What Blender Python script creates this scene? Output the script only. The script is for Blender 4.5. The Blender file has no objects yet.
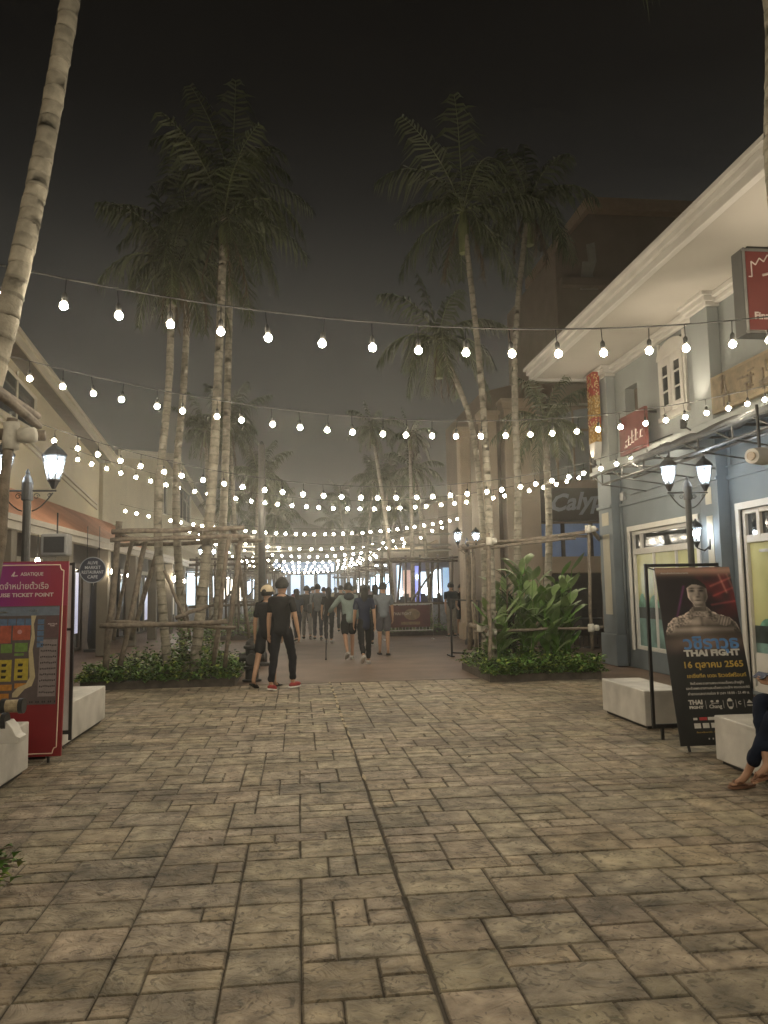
import bpy, bmesh, math, random
from mathutils import Vector, Matrix
random.seed(7)
R = math.radians
S = bpy.context.scene
C = S.collection
# ------------------------------------------------------------------ camera
CAM = Vector((0, 0, 1.6)); F = 768.0
_p = R(5.69); _y = R(6.46); _r = R(1.0)
_f = Vector((math.sin(_y)*math.cos(_p), math.cos(_y)*math.cos(_p), math.sin(_p)))
_rt = Vector((math.cos(_y), -math.sin(_y), 0)); _up = _rt.cross(_f)
_u2 = _up*math.cos(_r) + _rt*math.sin(_r); _r2 = _rt*math.cos(_r) - _up*math.sin(_r)
def ray(u, v): return _f + _r2*((u-384)/F) - _u2*((v-512)/F)
def atY(u, v, Y): d = ray(u, v); return CAM + d*(Y/d.y)
def atX(u, v, X): d = ray(u, v); return CAM + d*(X/d.x)
def atZ(u, v, z=0): d = ray(u, v); return CAM + d*((z-1.6)/d.z)
cd = bpy.data.cameras.new('camera'); cam = bpy.data.objects.new('camera', cd); C.objects.link(cam)
m3 = Matrix((_r2, _u2, -_f)).transposed(); cam.matrix_world = Matrix.Translation(CAM) @ m3.to_4x4()
cd.sensor_fit = 'VERTICAL'; cd.sensor_height = 36; cd.lens = 27; cd.clip_end = 1000; cd.clip_start = .05
S.camera = cam
# ------------------------------------------------------------------ materials
_mc = {}
def mat(name, col, rough=.7, var=.15, sc=6, bump=0, bsc=30, metal=0, emit=0, ecol=None, attr=False, spec=.5, det=4, trans=False, stain=0):
    if name in _mc: return _mc[name]
    m = bpy.data.materials.new(name); m.use_nodes = True; _mc[name] = m
    n = m.node_tree.nodes; l = m.node_tree.links; b = n['Principled BSDF']
    b.inputs['Roughness'].default_value = rough; b.inputs['Metallic'].default_value = metal
    b.inputs['Specular IOR Level'].default_value = spec
    tc = n.new('ShaderNodeTexCoord')
    ns = n.new('ShaderNodeTexNoise'); ns.inputs['Scale'].default_value = sc; ns.inputs['Detail'].default_value = det
    l.new(tc.outputs['Object'], ns.inputs['Vector'])
    mx = n.new('ShaderNodeMix'); mx.data_type = 'RGBA'
    c = list(col)+[1]
    mx.inputs[6].default_value = [x*(1-var) for x in col]+[1]; mx.inputs[7].default_value = [min(1, x*(1+var)) for x in col]+[1]
    mr = n.new('ShaderNodeMapRange'); mr.inputs[1].default_value = .3; mr.inputs[2].default_value = .7
    l.new(ns.outputs['Fac'], mr.inputs[0]); l.new(mr.outputs[0], mx.inputs[0]); out = mx.outputs[2]
    if stain:
        n2 = n.new('ShaderNodeTexNoise'); n2.inputs['Scale'].default_value = sc*.35; n2.inputs['Detail'].default_value = 8
        l.new(tc.outputs['Object'], n2.inputs['Vector'])
        m2 = n.new('ShaderNodeMapRange'); m2.inputs[1].default_value = .5; m2.inputs[2].default_value = .72; m2.inputs[3].default_value = 1; m2.inputs[4].default_value = 1-stain
        l.new(n2.outputs['Fac'], m2.inputs[0])
        mm = n.new('ShaderNodeMix'); mm.data_type = 'RGBA'; mm.blend_type = 'MULTIPLY'; mm.inputs[0].default_value = 1
        l.new(out, mm.inputs[6]); l.new(m2.outputs[0], mm.inputs[7]); out = mm.outputs[2]
    if attr:
        at = n.new('ShaderNodeAttribute'); at.attribute_name = 'Col'
        mm = n.new('ShaderNodeMix'); mm.data_type = 'RGBA'; mm.blend_type = 'MULTIPLY'; mm.inputs[0].default_value = 1
        l.new(out, mm.inputs[6]); l.new(at.outputs['Color'], mm.inputs[7]); out = mm.outputs[2]
    l.new(out, b.inputs['Base Color'])
    if bump:
        nb = n.new('ShaderNodeTexNoise'); nb.inputs['Scale'].default_value = bsc; nb.inputs['Detail'].default_value = 6
        l.new(tc.outputs['Object'], nb.inputs['Vector'])
        bp = n.new('ShaderNodeBump'); bp.inputs['Strength'].default_value = bump; bp.inputs['Distance'].default_value = .01
        l.new(nb.outputs['Fac'], bp.inputs['Height']); l.new(bp.outputs[0], b.inputs['Normal'])
    if emit:
        b.inputs['Emission Color'].default_value = list(ecol or col)+[1]; b.inputs['Emission Strength'].default_value = emit
    return m
def glass(name, col, rough=.08, alpha=None, transp=0):
    m = mat(name, col, rough, .05); b = m.node_tree.nodes['Principled BSDF']; b.inputs['Transmission Weight'].default_value = transp
    return m
bamboo = mat('bamboo', (.17, .14, .11), .75, .45, 14, .9, 70)
bamboo2 = mat('bamboo_dark', (.10, .08, .06), .75, .4, 12, .5, 60)
cloth_tie = mat('tie', (.5, .48, .43), .8, .15, 30, .3)
trunk_m = mat('palm_trunk', (.29, .265, .215), .8, .28, 14, .6, 50, attr=True)
leaf_palm = mat('palm_leaf', (.052, .066, .025), .5, .4, 3)
leaf_m = mat('leaf_green', (.10, .20, .04), .4, .45, 5)
leaf_b = mat('leaf_broad', (.16, .24, .085), .4, .3, 4)
leaf_y = mat('leaf_yellowish', (.24, .30, .06), .4, .3, 4)
leaf_d = mat('leaf_dark', (.03, .055, .02), .5, .4, 4)
kerb_m = mat('kerb', (.10, .085, .07), .85, .3, 8, .6, 50)
soil_m = mat('soil', (.05, .038, .028), .95, .3, 20, .8, 60)
blk = mat('black_paint', (.02, .02, .022), .4, .2, 20)
blk2 = mat('dark_iron', (.035, .035, .035), .45, .2, 20, .2)
white_b = mat('white_bench', (.58, .56, .53), .55, .10, 5, .25, 25, stain=.35)
cream = mat('cream_wall', (.43, .385, .265), .8, .07, 1.2, .2, 60, stain=.12)
cream_t = mat('cream_trim', (.43, .40, .32), .7, .06, 2)
bluew = mat('blue_wall', (.155, .183, .205), .7, .12, 1.5, .3, 80, stain=.35)
bluel = mat('pale_wall', (.31, .335, .335), .75, .08, 1.5, .25, 80, stain=.22)
whitep = mat('white_paint', (.60, .58, .545), .6, .05, 4)
soffit_m = mat('soffit', (.46, .435, .39), .8, .04, 1.5)
roofm = mat('roof_metal', (.12, .11, .10), .5, .15, 5)
awning_lit = mat('awning_orange_lit', (.42, .20, .12), .7, .2, 1.5, .2)  # orange uplight glow on the awning is put into its base colour
darkint = mat('dark_interior', (.05, .045, .04), .6, .3, 3)
wood_d = mat('dark_wood', (.10, .07, .05), .6, .3, 5)
glassd = mat('dark_glass', (.03, .035, .04), .06, .1, 3, spec=.8)
beige = mat('beige_column', (.45, .36, .26), .75, .08, 2, .2)
brownb = mat('brown_wall', (.20, .155, .115), .8, .12, 1.5, .2)
steel = mat('steel', (.35, .35, .34), .4, .1, 10, metal=.6)
cable_m = mat('cable', (.02, .02, .02), .6, .1)
def emis(name, col, s): return mat(name, (.8, .8, .8), .5, 0, emit=s, ecol=col)
bulb_n = emis('bulb_glow', (1, .86, .63), 255)
bulb_f = emis('bulb_glow_far', (1, .89, .70), 105)
lamp_w = emis('lantern_glow', (.82, .92, 1), 150)
lamp_warm = emis('sconce_glow', (1, .86, .64), 150)
# ------------------------------------------------------------------ mesh builder
class MB:
    def __init__(s): s.v = []; s.f = []; s.m = []; s.c = []
    def add(s, vs, fs, m=0, col=None):
        o = len(s.v); s.v += [tuple(v) for v in vs]; s.f += [tuple(i+o for i in f) for f in fs]; s.m += [m]*len(fs)
        s.c += [col or (1, 1, 1)]*len(vs); return s
    def box(s, x0, x1, y0, y1, z0, z1, m=0, M=None):
        vs = [Vector((x, y, z)) for x in (x0, x1) for y in (y0, y1) for z in (z0, z1)]
        if M: vs = [M @ v for v in vs]
        return s.add(vs, [(0, 1, 3, 2), (4, 6, 7, 5), (0, 4, 5, 1), (2, 3, 7, 6), (0, 2, 6, 4), (1, 5, 7, 3)], m)
    def tube(s, pts, rad, n=8, m=0, caps=True, cols=None, flat=1):
        pts = [Vector(p) for p in pts]; k = len(pts)
        if not hasattr(rad, '__len__'): rad = [rad]*k
        vs = []; cs = []
        up = Vector((0, 0, 1)); d0 = (pts[-1]-pts[0]).normalized()
        if abs(d0.z) > .9: up = Vector((0, 1, 0))
        for i, p in enumerate(pts):
            d = (pts[min(i+1, k-1)]-pts[max(i-1, 0)]); d = d.normalized() if d.length > 1e-9 else d0
            a = d.cross(up).normalized(); b = d.cross(a).normalized()
            for j in range(n):
                t = 2*math.pi*j/n; vs.append(p + (a*math.cos(t) + b*math.sin(t)*flat)*rad[i]); cs.append(cols[i] if cols else (1, 1, 1))
        fs = [(i*n+j, i*n+(j+1) % n, (i+1)*n+(j+1) % n, (i+1)*n+j) for i in range(k-1) for j in range(n)]
        if caps: fs += [tuple(range(n-1, -1, -1)), tuple(range((k-1)*n, k*n))]
        o = len(s.v); s.add(vs, fs, m); s.c[o:] = cs; return s
    def lathe(s, prof, c=(0, 0, 0), n=16, m=0):
        c = Vector(c); vs = []
        for r, z in prof:
            for j in range(n): t = 2*math.pi*j/n; vs.append(c+Vector((r*math.cos(t), r*math.sin(t), z)))
        k = len(prof)
        fs = [(i*n+j, i*n+(j+1) % n, (i+1)*n+(j+1) % n, (i+1)*n+j) for i in range(k-1) for j in range(n)]
        fs += [tuple(range(n-1, -1, -1)), tuple(range((k-1)*n, k*n))]
        return s.add(vs, fs, m)
    def ell(s, c, r, n=12, k=8, m=0, M=None):
        c = Vector(c); vs = []
        for i in range(k+1):
            a = math.pi*i/k
            for j in range(n):
                t = 2*math.pi*j/n; v = Vector((r[0]*math.sin(a)*math.cos(t), r[1]*math.sin(a)*math.sin(t), r[2]*math.cos(a)))
                if M: v = M @ v
                vs.append(c+v)
        return s.add(vs, [(i*n+j, (i+1)*n+j, (i+1)*n+(j+1) % n, i*n+(j+1) % n) for i in range(k) for j in range(n)], m)
    def prism(s, pts, ext, m=0):
        pts = [Vector(p) for p in pts]; e = Vector(ext); k = len(pts)
        return s.add(pts+[p+e for p in pts], [tuple(range(k)), tuple(range(2*k-1, k-1, -1))]+[(i, k+i, k+(i+1) % k, (i+1) % k) for i in range(k)], m)
    def quad(s, a, b, c, d, m=0): return s.add([a, b, c, d], [(0, 1, 2, 3)], m)
    def mesh(s, name, mats, smooth=False):
        me = bpy.data.meshes.new(name); me.from_pydata(s.v, [], s.f)
        for x in (mats if isinstance(mats, (list, tuple)) else [mats]): me.materials.append(x)
        me.polygons.foreach_set('material_index', s.m)
        if smooth: me.polygons.foreach_set('use_smooth', [True]*len(s.f))
        if any(c != (1, 1, 1) for c in s.c):
            ca = me.color_attributes.new('Col', 'FLOAT_COLOR', 'POINT')
            ca.data.foreach_set('color', [q for c in s.c for q in (c[0], c[1], c[2], 1)])
        me.update(); return me
    def build(s, name, mats, parent=None, smooth=False, bevel=0, fix=False):
        o = bpy.data.objects.new(name, s.mesh(name, mats, smooth)); C.objects.link(o)
        if parent: o.parent = parent
        if fix:
            bm = bmesh.new(); bm.from_mesh(o.data); bmesh.ops.recalc_face_normals(bm, faces=bm.faces); bm.to_mesh(o.data); bm.free()
        if bevel:
            b = o.modifiers.new('bevel', 'BEVEL'); b.width = bevel; b.segments = 2; b.limit_method = 'ANGLE'
        return o
def tag(o, label=None, cat=None, group=None, kind=None):
    if label: o['label'] = label
    if cat: o['category'] = cat
    if group: o['group'] = group
    if kind: o['kind'] = kind
    return o
def thing(name, label, cat, group=None):
    o = bpy.data.objects.new(name, None); C.objects.link(o); o.empty_display_size = .2; return tag(o, label, cat, group)
def settle(root, L):
    L = Vector(L); root.location = L
    for c in [x for x in C.objects if x.parent == root]: c.matrix_parent_inverse = Matrix.Translation(-L)
    return root
def copy_tree(o, parent=None):
    kids = [x for x in C.objects if x.parent == o]
    c = o.copy(); C.objects.link(c)
    if parent: c.parent = parent
    for k in kids: copy_tree(k, c)
    return c
def struct(name, mb, m, **k): o = mb.build(name, m, **k); o['kind'] = 'structure'; return o
def text(name, s, size, m, parent, M, bold=0, align='CENTER', width=None, ext=.0006):
    cu = bpy.data.curves.new(name, 'FONT'); cu.body = s; cu.size = size; cu.align_x = align; cu.align_y = 'CENTER'; cu.extrude = ext; cu.offset = bold; cu.resolution_u = 2
    o = bpy.data.objects.new('tmp', cu); C.objects.link(o); dg = bpy.context.evaluated_depsgraph_get(); dg.update()
    me = bpy.data.meshes.new_from_object(o.evaluated_get(dg)); bpy.data.objects.remove(o)
    me.name = name; me.materials.clear(); me.materials.append(m)
    if width and len(me.vertices):
        xs = [v.co.x for v in me.vertices]; w = max(xs)-min(xs); k = width/w; me.transform(Matrix.Diagonal((k, 1, 1, 1)))
    me.transform(M)
    r = bpy.data.objects.new(name, me); C.objects.link(r)
    if parent: r.parent = parent
    return r
def frameM(o, x, y):  # text frame: local x -> x, local y -> y
    x = Vector(x).normalized(); y = Vector(y).normalized(); z = x.cross(y)
    return Matrix.Translation(o) @ Matrix((x, y, z)).transposed().to_4x4()
# ------------------------------------------------------------------ ground
struct('ground', MB().box(-140, 140, -60, 160, -.3, -.06), mat('ground_dark', (.09, .075, .06), .9, .2, 2, .4))
struct('walkway', MB().box(-6.3, 6.5, 13.6, 100, -.05, -.010), mat('walkway', (.17, .115, .085), .55, .25, 1.2, .5, 40, stain=.2))
struct('side_path', MB().box(-6.3, -3.75, -5, 13.6, -.05, -.011).box(5.1, 6.5, -5, 13.6, -.05, -.011), _mc['walkway'])
struct('terrace', MB().box(6.5, 18, 15.8, 100, -.05, -.02).box(-20, -6.3, -5, 100, -.05, -.02), mat('terrace', (.10, .07, .055), .7, .25, 2, .4))
struct('pavement_bed', MB().box(-3.745, 5.095, -5, 13.595, -.05, -.013), mat('joint', (.055, .047, .036), .95, .3, 20, .5))
def pavement():
    m = mat('stamped_concrete', (.290, .243, .180), .58, .5, 7, attr=True, spec=.35, det=8)
    n = m.node_tree.nodes; l = m.node_tree.links; b = n['Principled BSDF']
    tc = n.new('ShaderNodeTexCoord')
    n1 = n.new('ShaderNodeTexNoise'); n1.inputs['Scale'].default_value = 5; n1.inputs['Detail'].default_value = 10; n1.inputs['Roughness'].default_value = .62; n1.inputs['Distortion'].default_value = 1.6
    l.new(tc.outputs['Object'], n1.inputs['Vector'])
    bp = n.new('ShaderNodeBump'); bp.inputs['Strength'].default_value = 1; bp.inputs['Distance'].default_value = .05
    l.new(n1.outputs['Fac'], bp.inputs['Height']); l.new(bp.outputs[0], b.inputs['Normal'])
    # dark scuffs and puddle-like patches of wear
    n2 = n.new('ShaderNodeTexNoise'); n2.inputs['Scale'].default_value = .9; n2.inputs['Detail'].default_value = 9; n2.inputs['Roughness'].default_value = .65
    mp = n.new('ShaderNodeMapping'); mp.inputs['Scale'].default_value = (.7, 1.6, 1); l.new(tc.outputs['Object'], mp.inputs[0]); l.new(mp.outputs[0], n2.inputs['Vector'])
    cr = n.new('ShaderNodeMapRange'); cr.inputs[1].default_value = .46; cr.inputs[2].default_value = .66; cr.inputs[3].default_value = 1.1; cr.inputs[4].default_value = .42
    l.new(n2.outputs['Fac'], cr.inputs[0])
    n3 = n.new('ShaderNodeTexNoise'); n3.inputs['Scale'].default_value = 11; n3.inputs['Detail'].default_value = 6; n3.inputs['Distortion'].default_value = 2.5
    l.new(tc.outputs['Object'], n3.inputs['Vector'])
    c3 = n.new('ShaderNodeMapRange'); c3.inputs[1].default_value = .56; c3.inputs[2].default_value = .64; c3.inputs[3].default_value = 1; c3.inputs[4].default_value = .5
    l.new(n3.outputs['Fac'], c3.inputs[0])
    mu = n.new('ShaderNodeMath'); mu.operation = 'MULTIPLY'; l.new(cr.outputs[0], mu.inputs[0]); l.new(c3.outputs[0], mu.inputs[1])
    old = b.inputs['Base Color'].links[0].from_socket
    mm = n.new('ShaderNodeMix'); mm.data_type = 'RGBA'; mm.blend_type = 'MULTIPLY'; mm.inputs[0].default_value = 1
    l.new(old, mm.inputs[6]); l.new(mu.outputs[0], mm.inputs[7]); l.new(mm.outputs[2], b.inputs['Base Color'])
    rng = random.Random(5); U = .163
    mb = MB()
    def fill(x0, nx, xe):
        ny = int(18.4/U); occ = set()
        for j in range(ny):
            for i in range(nx):
                if (i, j) in occ: continue
                opts = [(2, 1), (2, 2), (1, 1), (2, 1), (3, 2), (2, 1), (2, 2)]+([(1, 2), (3, 1)] if rng.random() < .35 else []); rng.shuffle(opts)
                if rng.random() < .12: opts.insert(0, (3, 2))
                for w, h in opts+[(1, 1)]:
                    cells = [(i+a, j+c) for a in range(w) for c in range(h)]
                    if i+w <= nx and j+h <= ny and not any(q in occ for q in cells): break
                occ.update(cells)
                X0 = x0+i*U; X1 = min(x0+(i+w)*U, xe); Y0 = -4.8+j*U; Y1 = Y0+h*U
                if i+w == nx: X1 = xe
                g = rng.uniform(.0006, .0026); e = rng.uniform(.007, .012)
                def jt(): return rng.uniform(-.003, .003)
                z = rng.uniform(-.0015, .0015)
                o = [(X0+g+jt(), Y0+g+jt(), -.010), (X1-g+jt(), Y0+g+jt(), -.010), (X1-g+jt(), Y1-g+jt(), -.010), (X0+g+jt(), Y1-g+jt(), -.010)]
                # rounded, slightly wandering edge
                top = [(o[0][0]+e, o[0][1]+e, z), (o[1][0]-e, o[1][1]+e, z), (o[2][0]-e, o[2][1]-e, z), (o[3][0]+e, o[3][1]-e, z)]
                t = rng.uniform(.84, 1.12); c = (t*rng.uniform(.97, 1.05), t, t*rng.uniform(.92, 1.04))
                mid = [((a[0]*.75+(X0+X1)/2*.25), (a[1]*.75+(Y0+Y1)/2*.25), z+rng.uniform(-.0006, .0006)) for a in top]; q0 = len(mb.c)
                mb.add(o+top+mid, [(8, 9, 10, 11), (4, 5, 9, 8), (5, 6, 10, 9), (6, 7, 11, 10), (7, 4, 8, 11), (0, 1, 5, 4), (1, 2, 6, 5), (2, 3, 7, 6), (3, 0, 4, 7)], 0, c)
                for k in range(12): f_ = (rng.choice((.25, .35, .6)) if k < 4 else rng.uniform(.8, .98) if k < 8 else rng.uniform(.97, 1.1)); mb.c[q0+k] = tuple(x*f_ for x in c)
    fill(-3.745, 26, .534); fill(.546, 28, 5.095)
    struct('pavement', mb, m)
    j = MB(); rng = random.Random(3); y = -4.8
    while y < 13.5:
        L = rng.uniform(.08, .4)
        if 6.2 < y:
            w = rng.uniform(.012, .034)*(1 if y > 8 else .5); c0 = .54+.012*math.sin(y*2.3)+rng.uniform(-.006, .006); N = 7
            P_ = [(c0-w*math.sin(math.pi*k/N)**.6*rng.uniform(.6, 1.1), y+L*k/N, -.009) for k in range(N+1)]+[(c0+w*math.sin(math.pi*k/N)**.6*rng.uniform(.6, 1.1)+.002, y+L*k/N, -.009) for k in range(N, -1, -1)]
            j.prism(P_, (0, 0, .012))
        y += L+rng.uniform(.0, .25 if y > 8 else .8)
    struct('pavement_joint_sand', j, mat('joint_sand', (.36, .30, .21), .95, .3, 30, .6), fix=True)
pavement()
lt = MB(); rng = random.Random(31)
for i in range(150):
    x = rng.choice((rng.uniform(-3.6, 5), rng.uniform(-3.6, -1.5), rng.uniform(3, 5))); y = rng.uniform(2.6, 13); a = rng.uniform(0, 6.28); L = rng.uniform(.012, .045); w = L*rng.uniform(.25, .6); d = Vector((math.cos(a), math.sin(a), 0)); q = Vector((-d.y, d.x, 0)); p = Vector((x, y, .004))
    lt.add([p-d*L, p+q*w+Vector((0, 0, .004)), p+d*L+Vector((0, 0, .006)), p-q*w+Vector((0, 0, .002))], [(0, 3, 2, 1)])
o = lt.build('fallen_leaves', mat('litter', (.10, .07, .04), .8, .5, 6)); o['kind'] = 'stuff'
# ------------------------------------------------------------------ planters
def leaf(mb, p, d, n, L, W, m=0, fold=.25, droop=.3):
    d = d.normalized(); s = d.cross(n).normalized(); n = s.cross(d).normalized()
    a = p; b1 = p+d*L*.4+s*W*.5+n*W*fold; b2 = p+d*L*.4-s*W*.5+n*W*fold; c = p+d*L*.4; t = p+d*L-n*L*droop
    mb.add([a, b1, c, b2, t], [(0, 2, 1), (0, 3, 2), (2, 4, 1), (2, 3, 4)], m)
def rdir(rng, up=.2):
    t = rng.uniform(0, 2*math.pi); return Vector((math.cos(t), math.sin(t), rng.uniform(-.3, 1)*1.0+up)).normalized()
def planter(x0, x1, y0, y1, label, seed, n=2400, mound=None, back=''):
    rng = random.Random(seed)
    t = thing('planter', label, 'planter', 'planters along the promenade')
    k = MB(); w = .12; h = .13
    k.box(x0, x1, y0, y0+w, -.03, h).box(x0, x1, y1-w, y1, -.03, h).box(x0, x0+w, y0+w, y1-w, -.03, h-.003).box(x1-w, x1, y0+w, y1-w, -.03, h-.003)
    k.build('kerb', kerb_m, t, bevel=.012); MB().box(x0+w, x1-w, y0+w, y1-w, -.03, h-.03).build('soil', soil_m, t)
    settle(t, (x0, y0, 0))
    g = MB()
    for i in range(n):
        x = rng.uniform(x0-.06, x1+.06); y = rng.uniform(y0-.06, y1+.0)
        if rng.random() < .45: y = rng.uniform(y0-.1, y0+.5)
        z = .12+rng.random()**1.5*.22*(.6+.7*math.sin(x*5+y*3)**2)
        if mound:
            for (mx, my, mr, mh) in mound:
                q = 1-((x-mx)**2+(y-my)**2)/mr**2
                if q > 0: z += mh*math.sqrt(q)*rng.uniform(.2, 1)
        L = rng.uniform(.06, .12); d = rdir(rng, .25)
        leaf(g, Vector((x, y, z)), d, Vector((0, 0, 1)) if abs(d.z) < .9 else Vector((1, 0, 0)), L, L*.7, rng.choice((0, 0, 0, 1, 2)))
    tag(g.build('ground_cover', [leaf_m, leaf_d, leaf_y]), kind='stuff')
planter(-3.62, -1.08, 13.5, 16.4, 'low dark planter with green leafy ground cover beside the black hydrant', 1, 4200, [(-1.8, 14.2, .6, .85), (-2.4, 14.4, .5, .4), (-3.0, 14.9, .5, .25)])
planter(3.2, 5.15, 12.85, 15.1, 'low dark planter full of broad leaves beside the blue shop', 2, 3600, [(3.7, 13.9, .6, .35), (4.7, 14.2, .6, .35)])
planter(-3.6, -1.85, 1.0, 4.25, 'low planter with creeping leaves beside the cable roll bench', 3, 1500, [(-2.0, 3.9, .5, .3)])
planter(3.45, 5.1, 1.0, 4.0, 'low planter with creeping leaves beside the seated person', 4, 800)
mods = [26.0, 37.5, 49.0, 61.0]
for i, y in enumerate(mods):
    o = ('ahead of', 'just beyond')[0]
    planter(-3.4, -1.1, y, y+3, ['low planter behind the black hydrant and dark mast', 'third planter along the market hall', 'fourth planter along the market hall', 'farthest planter along the market hall'][i], 20+i, 900, [(-2.2, y+1, 1, .5)])
    planter(2.95, 5.3, y, y+3, ['low planter with bushes behind the red banner barrier', 'second planter beyond the red banner barrier', 'third planter beyond the red banner barrier', 'farthest planter beyond the red banner barrier'][i], 30+i, 900, [(4.1, y+1, 1, .7)])
# creeping sprig with a few leaves reaching over the paving at the near planter
sp = thing('creeping_plant', 'small creeping green sprig spilling onto the stone paving at the frame edge', 'plant')
rng = random.Random(12); st = MB(); lf = MB()
tg = atZ(6, 868, .12)
for k in range(30):
    b = Vector((-1.86+rng.uniform(-.02, .03), tg.y+rng.uniform(-.28, .05), .1)); e = Vector((tg.x+rng.uniform(-.12, .04), tg.y+rng.uniform(-.16, .18), rng.uniform(.04, .24)))
    st.tube([b, (b+e)/2+Vector((0, 0, .05)), e], .003, 4)
    for q in range(4): leaf(lf, b.lerp(e, .4+.2*q), rdir(rng), Vector((.1, .2, 1)), rng.uniform(.05, .09), .05, rng.choice((0, 0, 1)))
st.build('stem', wood_d, sp); lf.build('foliage', [leaf_m, leaf_y], sp); settle(sp, (-1.85, 4.1, 0))
# broad-leaved plants in the planter by the blue shop
def blade(mb, p, d, L, W, rng, m=0, droop=.5):
    d = d.normalized(); hz = Vector((d.x, d.y, 0)); hz = hz.normalized() if hz.length > .01 else Vector((1, 0, 0)); s = Vector((-hz.y, hz.x, 0)); N = 6; vs = []
    q = Vector(p); dd = d.copy()
    for i in range(N+1):
        t = i/N; w = W*.5*math.sin(math.pi*min(1, t*.93+.05))**.8; up = dd.cross(s).normalized()*-1
        vs += [q+s*w+up*w*.35, q, q-s*w+up*w*.35]; q = q+dd*(L/N); dd = (dd+Vector((0, 0, -droop/N*2))+hz*.05).normalized()
    mb.add(vs, [(i*3+a, i*3+a+1, i*3+a+4, i*3+a+3) for i in range(N) for a in (0, 1)], m)
def broad_plant(x, y, H, seed, label, n=13):
    rng = random.Random(seed); t = thing('broad_leaf_plant', label, 'plant', 'broad leaved plants in the planter by the blue shop')
    st = MB(); lf = MB()
    for i in range(n):
        a = rng.uniform(0, 6.28); h = H*rng.uniform(.45, .9); b = Vector((x+rng.uniform(-.12, .12), y+rng.uniform(-.12, .12), .1)); e = b+Vector((math.cos(a)*.16, math.sin(a)*.16, h))
        st.tube([b, b.lerp(e, .5)+Vector((0, 0, .02)), e], [.014, .01, .007], 5)
        for k in range(4):
            q = b.lerp(e, 1-k*.2); a2 = a+k*2.3+rng.uniform(-.4, .4)
            blade(lf, q, Vector((math.cos(a2)*.6, math.sin(a2)*.6, 1.0)), rng.uniform(.28, .50), rng.uniform(.12, .19), rng, rng.choice((0, 0, 0, 1)), rng.uniform(.05, .8))
    st.build('stem', leaf_m, t); lf.build('foliage', [leaf_b, leaf_m], t, smooth=True); settle(t, (x, y, .1))
for i, a in enumerate([(4.15, 13.85, 2.0, 'tall broad leaved plant with upright pale leaves, centre of the clump'), (4.6, 13.75, 1.5, 'broad leaved plant with a drooping leaf near the planter kerb'), (4.95, 14.1, 2.1, 'tall broad leaved plant beside the blue pilaster'), (3.9, 14.4, 1.7, 'broad leaved plant just behind the palm trunk'), (4.95, 14.6, 1.9, 'broad leaved plant at the back corner below the dark sign'), (4.4, 14.5, 2.2, 'tallest broad leaved plant at the back of the clump'), (3.5, 13.55, 1.2, 'broad leaved plant reaching over the walkway by the corner post')]):
    broad_plant(a[0], a[1], a[2], 50+i, a[3])
t = thing('spiky_plant', 'dark spiky dracaena with narrow leaves next to the palm trunk', 'plant'); rng = random.Random(8); lf = MB(); st = MB()
for (sx, sy, h) in ((3.75, 13.75, 1.75), (3.9, 13.9, 1.3), (3.6, 13.9, 1.1)):
    st.tube([(sx, sy, .1), (sx+.05, sy, h)], [.02, .012], 6)
    for i in range(90):
        a = rng.uniform(0, 6.28); z = .35+(h-.3)*rng.random(); blade(lf, (sx+.03, sy, z), Vector((math.cos(a), math.sin(a), rng.uniform(.3, 1.6))), rng.uniform(.25, .4), .03, rng, 0, .5)
st.build('stem', wood_d, t); lf.build('foliage', leaf_d, t); settle(t, (3.75, 13.75, .1))
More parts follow.
